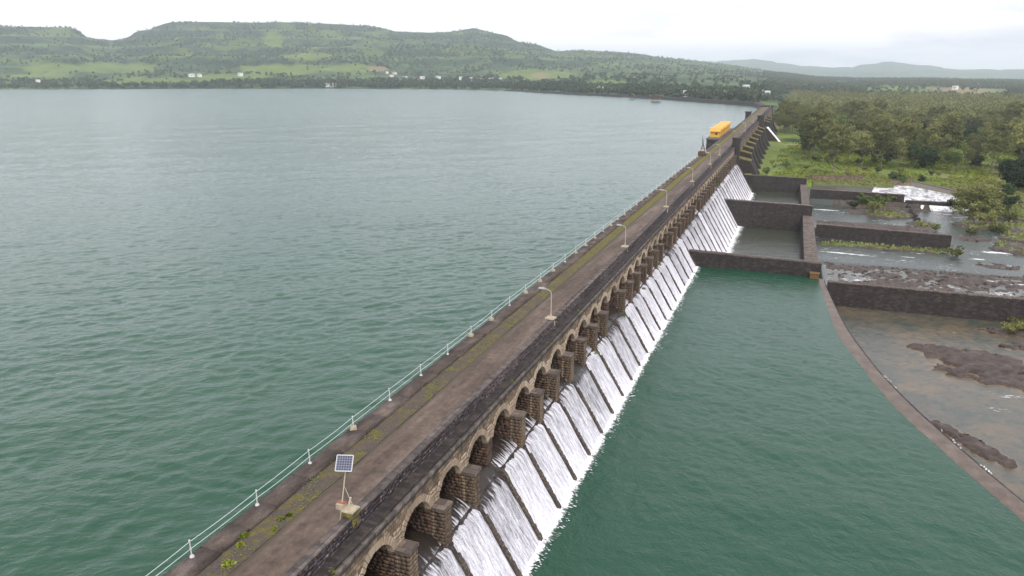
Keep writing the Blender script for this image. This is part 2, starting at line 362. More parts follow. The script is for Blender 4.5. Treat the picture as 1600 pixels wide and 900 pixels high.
def mat_rock():
    t = NT('river_rock'); p = t.pos(); n1 = t.noise(p, .9, 7, .66); n2 = t.noise(p, 7, 5, .7)
    col = t.ramp(t.math('ADD', t.math('MULTIPLY', n1, .6), t.math('MULTIPLY', n2, .4)), [(.36, (.022, .016, .014)), (.5, (.055, .04, .033)), (.64, (.115, .086, .069))])
    col = t.mix(t.ramp(t.n('ShaderNodeAttribute', attribute_name='green').outputs['Fac'], [(.4, 0.0), (.6, .9)]), col, t.mix(n2, (.07, .1, .02), (.16, .2, .045)))
    t.principled(col, .75, t.bump(t.math('ADD', n1, t.math('MULTIPLY', n2, .4)), .8, .25), .4); return t.m
M['rock'] = mat_rock()
def mat_terrain():
    t = NT('green_land'); p = t.pos()
    fld = t.n('ShaderNodeAttribute', attribute_name='field').outputs['Fac']
    dry = t.n('ShaderNodeAttribute', attribute_name='dry').outputs['Fac']
    a = t.noise(p, .02, 8, .66); b = t.noise(p, .006, 5, .6); c = t.noise(p, .35, 6, .7); z = t.n('ShaderNodeSeparateXYZ', {0: p}).outputs[2]
    band = t.noise(t.n('ShaderNodeCombineXYZ', {0: t.math('MULTIPLY', t.n('ShaderNodeSeparateXYZ', {0: p}).outputs[0], .0015), 1: t.math('MULTIPLY', z, .055), 2: 0.0}).outputs[0], 1.6, 4, .6)
    d = t.noise(p, .075, 5, .7)
    base = t.ramp(t.math('ADD', t.math('MULTIPLY', a, .3), t.math('ADD', t.math('MULTIPLY', d, .25), t.math('ADD', t.math('MULTIPLY', band, .38), t.math('MULTIPLY', b, .07)))), [(.41, (.012, .028, .014)), (.5, (.032, .06, .022)), (.59, (.11, .16, .05))])
    nz = t.n('ShaderNodeSeparateXYZ', {0: t.n('ShaderNodeNewGeometry').outputs['Normal']}).outputs[2]
    steep = t.ramp(t.math('ADD', nz, t.math('MULTIPLY', t.math('SUBTRACT', d, .5), .14)), [(.9, 1.0), (.975, 0.0)])
    base = t.mix(t.math('MULTIPLY', steep, .85), base, t.mix(d, (.01, .022, .012), (.026, .046, .02)))
    mead = t.ramp(t.math('ADD', t.math('MULTIPLY', a, .35), t.math('MULTIPLY', c, .65)), [(.35, (.06, .088, .018)), (.5, (.115, .155, .03)), (.66, (.19, .225, .05))])
    col = t.mix(fld, base, mead)
    col = t.mix(dry, col, t.mix(c, (.15, .11, .06), (.26, .2, .1)))
    t.principled(col, .95, t.bump(c, .6, .4), .2); return t.m
M['land'] = mat_terrain()
def mat_leaf(name, c0, c1, c2, sc=.35):
    t = NT(name); p = t.pos(); n = t.noise(p, sc, 4, .6); f = t.noise(p, 5, 2); oi = t.n('ShaderNodeObjectInfo').outputs['Random']
    k = t.math('ADD', t.math('MULTIPLY', n, .45), t.math('ADD', t.math('MULTIPLY', f, .2), t.math('MULTIPLY', oi, .35)))
    col = t.ramp(k, [(.3, c0), (.5, c1), (.7, c2)])
    pr = t.n('ShaderNodeBsdfPrincipled', {'Base Color': col, 'Roughness': .7, 'Specular IOR Level': .25})
    tr = t.n('ShaderNodeBsdfTranslucent', {'Color': col}); mx = t.n('ShaderNodeMixShader', {0: .25})
    t.t.links.new(pr.outputs[0], mx.inputs[1]); t.t.links.new(tr.outputs[0], mx.inputs[2]); t.t.links.new(mx.outputs[0], t.out.inputs['Surface']); return t.m
M['leaf_olive'] = mat_leaf('olive_leaves', (.075, .082, .026), (.15, .158, .05), (.25, .255, .085))
M['leaf_dark'] = mat_leaf('dark_leaves', (.018, .034, .013), (.034, .06, .022), (.06, .095, .032))
M['leaf_green'] = mat_leaf('green_leaves', (.055, .085, .02), (.11, .155, .037), (.18, .23, .058))
M['leaf_far'] = mat_leaf('far_leaves', (.028, .042, .02), (.05, .07, .03), (.085, .105, .042), .012)
M['leaf_farolive'] = mat_leaf('far_olive_leaves', (.06, .068, .024), (.125, .134, .046), (.215, .22, .076), .03)
M['weed'] = mat_leaf('weed_leaves', (.09, .12, .012), (.17, .21, .02), (.27, .31, .04), 2)
M['reed'] = mat_leaf('reed_leaves', (.09, .1, .03), (.16, .17, .05), (.24, .24, .08), .6)

# ------------------------------------------------------------------ terrain
SKY = [(-400, 62), (-250, 48), (-100, 44), (0, 40), (60, 41), (105, 42), (135, 57), (175, 66), (195, 60), (240, 43), (270, 38), (340, 36), (400, 37), (430, 33), (500, 36), (560, 42), (620, 49), (690, 50), (740, 46), (770, 50), (800, 62), (830, 70), (870, 80), (905, 79), (950, 82), (1000, 86), (1050, 92), (1100, 98), (1150, 104), (1200, 112), (1240, 116), (1280, 121), (1350, 123), (1450, 123), (1600, 126), (1800, 124), (2100, 120)]
_sa = np.array([px_az(x, y) for x, y in SKY]); SK_A, SK_E = _sa[:, 0], _sa[:, 1]
RIDGE = 3100.0
SH = [(-400, 1800), (0, 1706), (200, 1643), (480, 1577), (700, 1450), (800, 1335), (900, 1122), (1000, 999), (1100, 872), (1180, 790), (1196, 760), (1215, 1000), (2200, 1000)]
SH_A = np.array([px_az(x)[0] for x, _ in SH]); SH_R = np.array([r for _, r in SH], float)
A_LAKE = px_az(1192)[0]
def terrain(x, y, fine=True):
    x = np.asarray(x, float); y = np.asarray(y, float)
    r = np.hypot(x, y); a = np.arctan2(x, y)
    H = CAM_Z + RIDGE*np.interp(a, SK_A, SK_E); r0 = np.interp(a, SH_A, SH_R)
    r0 = r0 + 26*(fbm(a*60, a*0+3, 3)-.5)*(a < A_LAKE-.02)
    t = (r-r0)/(RIDGE-r0); tc = np.clip(t, 0, 1)
    left = a < A_LAKE
    base = np.where(left, LAKE-.2, -1.0)
    p = np.where(tc < .3, .11*tc/.3, .11+.89*np.clip((tc-.3)/.7, 0, 1)**1.25)
    p = np.where(left, p, tc*1.0)
    hh = base + (H-base)*p
    big = np.clip((H-40)/150, 0, 1)
    spur = (fbm(x/330+5, y/330, 4)-.5); ridg = np.abs(fbm(x/240+9, y/260+4, 3)-.5)
    env = np.sin(np.pi*np.clip(tc, 0, 1))**.8
    hh = hh + env*big*(70*spur - 60*(ridg-.1)) + env*(1-big)*6*spur + np.where(left, 3.0*sstep(0, .02, t), 0)
    s = 33.0; hh = hh + big*sstep(.35, .6, tc)*1.0*s/(2*np.pi)*np.sin(2*np.pi*(hh+12*spur)/s)
    hh = hh + np.where(t > 0, np.minimum(env, .4)*4*(fbm(x/40, y/40, 3)-.5), 0)
    hh = np.where(t > 1, hh - np.minimum((r-RIDGE)*.05, np.maximum(hh, 20)*.6), hh)
    lakebed = LAKE - 6
    plain = -1.1 + 1.6*(fbm(x/45, y/45, 4)-.5)
    hh = np.where(t <= 0, np.where(left, lakebed, plain), hh)
    blend = sstep(900, 1250, r)*~left
    hh = np.where(left, hh, plain*(1-blend)+hh*blend)
    low = (y < 306) & (x > -40) & (x < 7) | (y < 322) & (x >= 7) & (x < 102) | (x > -40) & (x < -10) & (y < 660) & (x < -20) | (y < 30)
    hh = np.where(low & ~((x < -36)), -9.0, hh)
    pool2 = ((x+6)/9.0)**2+((y-497)/11.0)**2 < 1
    return np.where(pool2, -5.6, hh)
def march(px, py, rmin=300, rmax=4500):
    d = ray(px, py); hd = math.hypot(d.x, d.y); rr = np.linspace(rmin, rmax, 2200)
    X, Y, Z = d.x/hd*rr, d.y/hd*rr, CAM_Z + d.z/hd*rr
    T = terrain(X, Y); ok = np.where(T >= Z)[0]
    i = ok[0] if len(ok) else len(rr)-1
    return Vector((X[i], Y[i], T[i]))

FIELDS = [(80, 106, 40, 6), (160, 106, 32, 8), (215, 107, 22, 7), (440, 110, 70, 8), (540, 107, 40, 6), (425, 62, 14, 12), (480, 88, 36, 6), (840, 118, 60, 6), (945, 131, 35, 3), (360, 122, 60, 4), (1420, 142, 70, 3), (1500, 145, 60, 3), (250, 128, 70, 4), (60, 118, 40, 3)]
DRYF = [(590, 108, 16, 4), (845, 118, 14, 4), (1500, 142, 35, 2)]
def build_terrain():
    aa = np.concatenate([np.linspace(R(-100), R(-62), 40)[:-1], np.linspace(R(-62), R(24), 600), np.linspace(R(24), R(75), 50)[1:]])
    rr = np.concatenate([np.linspace(12, 280, 40)[:-1], np.linspace(280, 560, 95)[:-1], np.linspace(560, 1250, 75)[:-1], np.linspace(1250, 3150, 220)[:-1], np.linspace(3150, 5200, 30)])
    A, RR = np.meshgrid(aa, rr, indexing='ij'); X = RR*np.sin(A); Y = RR*np.cos(A); Z = terrain(X, Y)
    o = link_mesh('ground', grid_mesh('ground', X, Y, Z, M['land'])); tag(o, kind='structure')
    # where fields lie: picture-free masks in plan, round the surveyed centres
    def mask(lst, amp=.5):
        m = np.zeros(X.shape)
        for px, py, w, h in lst:
            c = march(px, py); dist = math.hypot(c.x, c.y); rw = w/FPX*dist
            cu = math.atan2(c.x, c.y); da = (A-cu)*dist; dz = (Z-c.z); dr = RR-dist
            e = (da/rw)**2 + (dz/(h/FPX*dist*1.0+1.5))**2 + (dr/420.)**2
            m = np.maximum(m, sstep(1.3, .5, e + amp*(fbm(X/28, Y/28, 3)-.5)*2))
        return m
    fld = mask(FIELDS, 1.0)*.85; dry = mask(DRYF)*.8
    near = sstep(900, 650, RR)*(A > A_LAKE-.01)*sstep(.38, .5, fbm(X/30+3, Y/30, 4)+.12)
    far = (RR > 1000)*.55*sstep(.55, .68, fbm(X/70+13, Y/70, 5))
    fld = np.maximum.reduce([fld, near, far])
    dry = np.maximum(dry, .7*sstep(.62, .72, fbm(X/22+40, Y/22+9, 4))*(RR < 800))
    for nm, v in (('field', fld), ('dry', dry)):
        at_ = o.data.attributes.new(nm, 'FLOAT', 'POINT'); at_.data.foreach_set('value', v.astype(np.float32).ravel())
build_terrain()

# distant mountains, some nine kilometres off
def build_mountains():
    MT = [(600, 140), (950, 105), (1040, 99), (1090, 96), (1130, 95), (1165, 93), (1180, 91), (1195, 93), (1215, 98), (1260, 103), (1300, 105), (1330, 104), (1355, 100), (1380, 97), (1410, 97), (1430, 100), (1450, 102), (1480, 107), (1540, 109), (1600, 108), (1700, 104), (1900, 110), (2100, 120)]
    q = np.array([px_az(x, y) for x, y in MT]); D = 8200.0
    aa = np.linspace(q[0, 0], q[-1, 0], 260); rr = np.linspace(5600, 9800, 60)
    A, RR = np.meshgrid(aa, rr, indexing='ij'); X = RR*np.sin(A); Y = RR*np.cos(A)
    H = CAM_Z + D*np.interp(A, q[:, 0], q[:, 1]) + 25*(fbm(A*120, A*0, 4)-.5)
    t = (RR-5600)/(D-5600); p = np.where(t < 1, np.clip(t, 0, 1)**1.5, 1-.4*np.clip(t-1, 0, 1))
    Z = -30 + (H+30)*p + 90*np.sin(np.pi*np.clip(t, 0, 1))*(fbm(X/600, Y/600, 4)-.5)
    tag(link_mesh('mountains', grid_mesh('mountains', X, Y, Z, M['land'])), kind='structure')
build_mountains()

# ------------------------------------------------------------------ lake, pools, river
def flat_poly(name, pts, z, mat, kind='structure'):
    me = bpy.data.meshes.new(name); me.from_pydata([(x, y, z) for x, y in pts], [], [tuple(range(len(pts)))]); me.materials.append(mat); me.update()
    o = link_mesh(name, me); tag(o, kind=kind); return o
EMB = [(-31.2, 640), (-33, 700), (-45, 782), (-102, 856), (-197, 972), (-311, 1070), (-392, 1150), (-474, 1240)]
flat_poly('lake', [(-31.4, -600), (-31.4, 640)] + EMB[1:] + [(-420, 1330), (-900, 2100), (-4200, 2600), (-4200, -600)], LAKE-.55, M['lake'])
def wave_height(x, y, cell, rot, stretch=.5):
    c, s_ = math.cos(rot), math.sin(rot); u = (x*c+y*s_)*stretch/cell; v = (-x*s_+y*c)/cell
    wob = vnoise(u*.35+3, v*.35)*1.6
    n1 = vnoise(u+wob+11, v+wob*.7); n2 = fbm(u*2.1+5, v*2.3+wob, 2); n0 = vnoise(u*.3+40, v*.34)
    return .55*(1-np.abs(2*n1-1)) + .5*n2 + .6*n0 - .86 + 1.1*(vnoise(u*.11+70, v*.13+3)-.5)
def build_lake_waves():
    rr = [34.0]
    while rr[-1] < 1850: rr.append(rr[-1] + max(.42, rr[-1]**2/42000))
    aa = np.linspace(R(-66), R(1.5), 720); A, RR = np.meshgrid(aa, np.array(rr), indexing='ij'); X = RR*np.sin(A); Y = RR*np.cos(A)
    Z = LAKE + .30*wave_height(X, Y, 1.45, R(38), .55)
    lim = np.interp(Y, [-600, 640] + [p[1] for p in EMB[1:]] + [1400, 2400], [-31.2, -31.2] + [p[0]+2 for p in EMB[1:]] + [-480, -1100])
    keep = ((X < lim)[:-1, :-1] & (X < lim)[1:, 1:])
    o = link_mesh('lake_waves', grid_mesh('lake_waves', X, Y, Z, M['lake'], keep=keep)); tag(o, kind='structure')
    a = o.data.attributes.new('ripple', 'FLOAT', 'POINT'); a.data.foreach_set('value', (.13*sstep(250, 1000, RR)).astype(np.float32).ravel())
build_lake_waves()
WIN = [(6.5, 157.0), (6.7, 151.2), (7.6, 138), (8.9, 122.5), (11.5, 108.4), (14.5, 95.7), (17.7, 86.8), (20.6, 79.6), (23.1, 73), (27.4, 62), (32, 50), (36, 36), (39, 20), (41, -10)]
WOUT = [(7.7, 157.0), (8.0, 151.7), (9.1, 140), (10.7, 126.2), (13.7, 109.8), (17.0, 97.6), (20.4, 87.8), (22.7, 81.5), (25.3, 75), (29.8, 64), (34.6, 51.5), (38.8, 37), (42, 20.5), (44, -10)]
def dense(pts, n=6):
    P = [Vector((*p, 0)) for p in pts]; out = []
    for i in range(len(P)-1):
        a, b, c, d = P[max(i-1, 0)], P[i], P[i+1], P[min(i+2, len(P)-1)]
        for k in range(n):
            t = k/n
            out.append(0.5*((2*b)+(c-a)*t+(2*a-5*b+4*c-d)*t*t+(3*b-a-3*c+d)*t**3))
    out.append(P[-1]); return [(p.x, p.y) for p in out]
win, wout = dense(WIN), dense(WOUT)
flat_poly('pool_water', [(-19.5, -10), (-19.5, 158.6)] + win + [], POOL-.3, M['pool'])
def build_pool_waves():
    xs = np.arange(-19.4, 45, .34); ys = np.arange(-8, 158.7, .34); X, Y = np.meshgrid(xs, ys, indexing='ij')
    lim = np.interp(Y, [p[1] for p in reversed(win)], [p[0] for p in reversed(win)]); lim = lim+.3
    Z = POOL + .21*wave_height(X, Y, .8, R(-24), .7)*sstep(-.5, 4, X-face_x(0)+1)*(.2+.8*sstep(.3, 4.5, lim-X))
    keep = (X < lim)[:-1, :-1]; X = np.minimum(X, lim)
    tag(link_mesh('pool_waves', grid_mesh('pool_waves', X, Y, Z, M['pool'], keep=keep)), kind='structure')
build_pool_waves()
LW = [(158, 4.1, 6.8), (232, 3.6, 5.6), (305, 2.6, 4.2)]
flat_poly('low_pool_water', [(-17, 159), (5, 159), (4.6, 231.5), (-17, 231.5)], LOWPOOL, M['lowpool'])
flat_poly('low_pool_water', [(-17, 233), (4.6, 233), (3.4, 305), (-17, 305)], LOWPOOL+.3, M['lowpool'])
flat_poly('outlet_pool_water', [(-16, 484), (4, 484), (6, 492), (4, 502), (-2, 509), (-16, 509)], -4.6, M['lowpool'])

flat_poly('channel_water', [(36.5, 279.6), (56, 280.5), (58, 300), (43.5, 323), (30, 322), (27, 300), (33, 285)], -2.3, M['whitewater'])
def water_level(x, y):
    W = np.full(np.shape(x), RIVER)
    W = W + 2.9*((y > 153.9) & (x > 7)) * sstep(192, 174, y)
    W = W + 2.5*((y > 219.4) & (x > 5.5) & (x < 40.5)) * sstep(244, 230, y)*sstep(41, 37, x)
    W = W + 1.6*((y > 277.5))*sstep(250, 277.6, y*0+277.6)
    return W
def river_fields():
    xs = np.arange(5, 104, .6); ys = np.arange(28, 340, .6)
    X, Y = np.meshgrid(xs, ys, indexing='ij'); W = water_level(X, Y)
    n = fbm(X/7, Y/6, 5, .6)-.5; n2 = fbm(X/2.4+50, Y/1.9, 4, .6)-.5
    crack = np.minimum(np.abs(fbm(X/4.5+9, Y/3.2+2, 3)-.5), np.abs(fbm(X/3.1+33, Y/5.5+21, 3)-.5)); crack = sstep(.035, .0, crack)
    bias = np.full(X.shape, -.75)
    def ell(cx, cy, rx, ry, b, rot=0):
        c, s = math.cos(rot), math.sin(rot); u = (X-cx)*c+(Y-cy)*s; v = -(X-cx)*s+(Y-cy)*c
        e = (u/rx)**2+(v/ry)**2 + 2.4*n + 1.6*n2
        np.maximum(bias, -.75+(b+.75)*sstep(1.15, .75, e), out=bias)
    ell(30.5, 127, 8.5, 7.5, .42, .2); ell(25, 133, 4.5, 2.6, .3); ell(37.5, 121.5, 5, 6, .35)
    ell(24.2, 97.5, 1.5, 6.2, .45, .62); ell(39, 105, 5, 4, .1); ell(47, 140, 7, 3, .1)
    ell(40, 139, 5, 2.2, .25)
    plat = ((Y > 153.9) & (X > 8))*sstep(188, 176, Y + 22*n - .12*(X-10))
    bias = np.maximum(bias, -.75+plat*(.75+.1+.1*sstep(.0, .2, n)))
    plat2 = ((Y > 220) & (X > 7) & (X < 41))*sstep(242, 232, Y + 5*n)
    bias = np.maximum(bias, -.75+plat2*.95)
    ell(57, 189, 14, 6, .15); ell(48, 200, 5, 3, .2); ell(56, 222, 7, 8, .6, .4); ell(64, 236, 9, 8, .8, .3); ell(48, 232, 4, 4, .3); ell(60, 252, 12, 7, .9); ell(30, 262, 8, 6, .7); ell(38, 250, 5, 4, .3); ell(22, 266, 6, 5, .4)
    ell(24, 211, 18, 2.6, .35); ell(26, 276, 16, 3, .5); ell(44, 146.5, 9, 2.5, .35)
    bank = sstep(72, 92, X + 5*n)*sstep(150, 215, Y)
    far = np.maximum(sstep(300, 324, Y + 6*n)*((X < 36) | (X > 53)), sstep(317, 327, Y))
    right2 = sstep(55, 66, X+4*n)*sstep(262, 276, Y+3*n)
    up = np.maximum.reduce([bank, far, right2])
    Z = W + bias + n*.8 + n2*.55 - .35*crack
    Z = np.where(plat > .5, W + bias + n*.5 + n2*.4 - .3*crack, Z)
    meadow = -1.25 + .7*n + .25*n2
    Z = Z*(1-up) + np.maximum(meadow, W+.4)*up
    hollow = (X < 56) & (Y > 281) & (Y < 318) & (X > 34)
    Z = np.where(hollow & (far < .3), W-.6+.5*n, Z)
    return X, Y, Z, W, up, n, n2
def build_river():
    X, Y, Z, W, up, n, n2 = river_fields()
    o = link_mesh('riverbed', grid_mesh('riverbed', X, Y, Z, M['rock'])); tag(o, kind='structure')
    above = Z-W
    green = np.maximum(up*.9, sstep(.35, .75, above)*(Y > 195)*.8*(n > -.1))
    green = np.maximum(green, .8*((np.abs(Y-213.5) < 4) & (X > 8) & (X < 41) & (above > .1)))
    a = o.data.attributes.new('green', 'FLOAT', 'POINT'); a.data.foreach_set('value', green.astype(np.float32).ravel())
    rg = np.random.default_rng(21); idx = np.argwhere((green > .55) & (above > .15)); idx = idx[rg.random(len(idx)) < .75]
    gx = X[idx[:, 0], idx[:, 1]]+rg.uniform(-.4, .4, len(idx)); gy = Y[idx[:, 0], idx[:, 1]]+rg.uniform(-.4, .4, len(idx)); gz = Z[idx[:, 0], idx[:, 1]]
    gv, gf = cards(np.stack([gx, gy, gz+rg.uniform(.1, .55, len(idx))], 1), .7, rg); tag(link_mesh('bank_grass', np_mesh('bank_grass', gv, gf, M['reed'])), 'rough yellowish grass on the river banks and islets', 'grass', kind='stuff')
    # loose boulders along the rock edges
    ib = np.argwhere((np.abs(above) < .22) & (Y > 60) & (Y < 276) & (up < .4)); ib = ib[rg.permutation(len(ib))[:1400]]
    O = np.array([(1, 0, 0), (.3, .95, 0), (-.8, .6, 0), (-.85, -.5, 0), (.2, -1, 0), (.1, .1, .9), (0, 0, -1)]); T = np.array([(0, 1, 5), (1, 2, 5), (2, 3, 5), (3, 4, 5), (4, 0, 5), (1, 0, 6), (2, 1, 6), (3, 2, 6), (4, 3, 6), (0, 4, 6)])
    sz = rg.uniform(.12, .55, len(ib))**1.3; an = rg.uniform(0, 6.28, len(ib)); ca, sa = np.cos(an), np.sin(an)
    bv = O[None]*sz[:, None, None]*rg.uniform(.65, 1.35, (len(ib), 7, 1)); bx = bv[..., 0]*ca[:, None]-bv[..., 1]*sa[:, None]; by = bv[..., 0]*sa[:, None]+bv[..., 1]*ca[:, None]
    bv = np.stack([bx*1.3+X[ib[:, 0], ib[:, 1]][:, None], by+Y[ib[:, 0], ib[:, 1]][:, None], bv[..., 2]*.8+np.maximum(Z, W)[ib[:, 0], ib[:, 1]][:, None]], -1)
    tag(link_mesh('boulders', np_mesh('boulders', bv.reshape(-1, 3), (T[None]+7*np.arange(len(ib))[:, None, None]).reshape(-1, 3), M['rock'])), 'loose dark stones scattered along the rapids', 'stones', kind='stuff')
    # water sheet over it
    sh = sstep(-1.3, -.1, above)*(Y < 153.5)*.9 + .25*sstep(-.8, 0, above)
    foam = np.full(X.shape, -.35); foam = np.where((Y > 158) & (Y < 276), +.1+.9*(fbm(X/5+70, Y/3.2, 4)-.5), foam); foam = np.where(np.abs(Z-W) < .18, foam+.16, foam)
    def fo(px, py, rx, ry, b=.75, z=RIVER):
        c = at(px, py, z); e = ((X-c.x)/rx)**2+((Y-c.y)/ry)**2; np.maximum(foam, -.35+(b+.35)*np.exp(-e*1.4), out=foam)
    fo(1310, 395, 7, 1.0, .95); fo(1340, 398, 5, 1.0, .8); fo(1420, 402, 4, .8, .7); fo(1440, 396, 2.5, .7, .75); fo(1290, 328, 7, 1.3, .95); fo(1500, 340, 6, 2, .8); fo(1480, 335, 5, 1.2, .8)
    fo(1560, 395, 7, 2.2, .85); fo(1590, 375, 6, 3, .6); fo(1530, 405, 5, 1.6, .7); fo(1330, 385, 3, .8, .6); fo(1360, 310, 3, 1.5, .6); fo(1385, 395, 3, .8, .6)
    fo(1580, 620, 5, 2, .5); fo(1560, 640, 4, 1.5, .45); fo(1500, 520, 5, 1, .35); fo(1570, 350, 4, 3, .5)
    slope = np.abs(np.gradient(W, .6, axis=1)); foam = np.maximum(foam, -.1+.9*sstep(.12, .3, slope)*(X > 40))
    # white line along the foot of the weir
    wo_ = np.array(wout); dmin = np.full(X.shape, 99.)
    for (wx, wy) in wo_: dmin = np.minimum(dmin, np.hypot(X-wx-.9, Y-wy))
    foam = np.maximum(foam, .7-.45*dmin)
    # white water in the tail of the outlet channel
    pass
    Ww = W.copy()
    keep = (Ww[:-1, :-1] > Z[:-1, :-1]-.4) & ~((Y > 281.5) & (X > 30))[:-1, :-1]
    ws = link_mesh('river_water', grid_mesh('river_water', X, Y, Ww, M['river'], keep=keep)); tag(ws, kind='structure')
    for nm, v in (('shoal', np.clip(sh, 0, 1)), ('foam', foam)):
        a = ws.data.attributes.new(nm, 'FLOAT', 'POINT'); a.data.foreach_set('value', v.astype(np.float32).ravel())
    return X, Y, Z, W, up
RX, RY, RZ, RW, RUP = build_river()
def bed_z(x, y):
    i = int(np.clip((x-5)/.6, 0, RX.shape[0]-1)); j = int(np.clip((y-28)/.6, 0, RX.shape[1]-1)); return float(RZ[i, j])

# ------------------------------------------------------------------ the masonry dam
dam = empty('masonry_dam', (-27, 40, 0)); tag(dam, 'long dark masonry dam with arched spillway, road deck and stone parapet', 'dam')
def D(o):
    o.parent = dam; o.matrix_parent_inverse = Matrix.Translation(dam.location).inverted(); return o
Y_A, Y_B = pier_y(KMIN)-8, 652.0
mb = MB()                                             # solid body: sloping downstream face and upstream wall
mb.prism_y([(-31.0, -9), (face_x(-9), -9), (face_x(5.9), 5.9), (-22.2, 6.35), (-23.0, 6.6), (-31.0, 6.6)], Y_A, Y_END)
D(mb.build('spillway_body', M['dark']))
mb = MB(); mb.prism_y([(-31.4, -9), (-12.5, -9), (-22.75, 6.5), (-22.75, 11.65), (-31.4, 11.65)], Y_END+.6, Y_B)
D(mb.build('solid_body', M['masonry']))
mb = MB(); mb.box(-31.4, -30.4, Y_A, Y_END+.6, 6.6, 11.65); D(mb.build('arch_shade_wall', M['core']))  # wall added to close off lake light; deep arch shade put into its colour
mb = MB(); mb.box(-31.7, -22.95, Y_A, Y_B, 11.65, 12.42); D(mb.build('deck_slab', M['dark']))
def strip(name, x0, x1, z, mat, step=2.0, nx=5, amp=.02, wob=0.0):
    ys = np.arange(Y_A, Y_B+.1, step); xs = np.linspace(x0, x1, nx); X, Y = np.meshgrid(xs, ys, indexing='ij')
    Z = z + amp*(fbm(X/1.3, Y/1.7, 3)-.5)*2
    if wob: X[0] += wob*(fbm(Y[0]/4, Y[0]*0+x0, 3)-.5)*2
    Z[0] = z-.12; Z[-1] = z-.12
    return D(link_mesh(name, grid_mesh(name, X, Y, Z, mat)))
strip('gravel_strip', -30.2, -28.3, 12.47, M['gravel'], .5, 10, .035)
strip('road_surface', -28.45, -24.3, 12.515, M['road'], 1.0, 8, .015, .22)
# edging: long concrete pieces with broken gaps
V, F = [], []; P = []; y = Y_A
while y < Y_B-3:
    L = random.uniform(2.2, 5.0); P.append((-31.72+random.uniform(-.02, .03), -30.15+random.uniform(-.14, .1), y, y+L-.05, 12.2, 12.56+random.uniform(-.02, .05))); y += L
blocks(V, F, P); D(link_mesh('edging', np_mesh('edging', V[0], F[0], M['edging']))); dam.children[-1]['kind'] = 'stuff'
# parapet on the downstream side
mb = MB(); mb.box(-24.36, -23.9, Y_A, Y_B, 12.0, 13.38); par = D(mb.build('parapet', M['rubble']))
V, F, P = [], [], []; y = Y_A
while y < Y_B-2:
    L = random.uniform(1.0, 1.5); P.append((-24.42+random.uniform(-.02, .02), -23.78+random.uniform(-.03, .02), y, y+L-.02, 13.37, 13.5+random.uniform(-.015, .02))); y += L
blocks(V, F, P); o = link_mesh('coping', np_mesh('coping', V[0], F[0], M['coping']), par); o['kind'] = 'stuff'
V, F, P = [], [], []
for row in range(4):
    y = Y_A + row*.17
    z0 = 12.22+row*.29
    while y < 150:
        L = random.uniform(.28, .62); P.append((-23.95, -23.82+random.uniform(-.05, .055), y+.015, y+L-.02, z0+random.uniform(.0, .02), z0+.27+random.uniform(-.03, .0))); y += L
blocks(V, F, P); o = link_mesh('facing_stone', np_mesh('facing_stone', V[0], F[0], M['rubble']), par); o['kind'] = 'stuff'
# ledge (cornice) below the parapet
mb = MB(); mb.prism_y([(-23.96, 11.66), (-22.93, 11.66), (-22.93, 11.86), (-22.70, 11.95), (-22.70, 12.2), (-23.96, 12.24)], Y_A, Y_B); led = D(mb.build('ledge', M['coping']))
V, F, P = [], [], []; y = Y_A
while y < Y_B-2:
    L = random.uniform(.9, 1.5); P.append((-22.98+random.uniform(-.03, .02), -22.66+random.uniform(-.03, .02), y, y+L-.025, 11.9, 12.25+random.uniform(-.02, .03))); y += L
blocks(V, F, P); o = link_mesh('ledge_kerb', np_mesh('ledge_kerb', V[0], F[0], M['coping']), led); o['kind'] = 'stuff'

# arches: spandrel wall, barrel and voussoirs; piers, buttresses and groins
XF = -22.9; PW = 1.3; SPAN = SP-PW; ZS = 9.15; RISE = 1.6
Rr = (SPAN*SPAN/4 + RISE*RISE)/(2*RISE); ZC = ZS + RISE - Rr; TH = math.asin(SPAN/2/Rr)
def arch_pts(r, n=20): return [(r*math.sin(-TH+2*TH*i/n), ZC + r*math.cos(-TH+2*TH*i/n)) for i in range(n+1)]
def arch_mesh():
    mb = MB(); A = arch_pts(Rr); h = SP/2; top = 11.7; n = len(A)
    A = [(-h, ZS)] + [(-SPAN/2, ZS)] + A[1:-1] + [(SPAN/2, ZS)] + [(h, ZS)]
    for (y0, z0), (y1, z1) in zip(A[:-1], A[1:]):
        if y1 - y0 < 1e-6: continue
        mb.quad((XF, y0, z0), (XF, y1, z1), (XF, y1, top), (XF, y0, top))
        mb.quad((XF, y0, z0), (-30.5, y0, z0), (-30.5, y1, z1), (XF, y1, z1))
    return mb.mesh('arch', M['masonry'])
def voussoir_mesh(seed):
    r = random.Random(seed); mb = MB(); n = 17
    for i in range(n):
        a0 = -TH + 2*TH*i/n + .010; a1 = -TH + 2*TH*(i+1)/n - .010; r0 = Rr-.015; r1 = Rr+.5+r.uniform(-.06, .06); xf = XF+.05+r.uniform(0, .06)
        c = lambda a, q, x: (x, q*math.sin(a), ZC+q*math.cos(a))
        mb.hexa([c(a0, r0, XF-.4), c(a0, r0, xf), c(a1, r0, xf), c(a1, r0, XF-.4), c(a0, r1, XF-.4), c(a0, r1, xf), c(a1, r1, xf), c(a1, r1, XF-.4)])
    return mb.mesh('voussoir_ring', M['voussoir'])
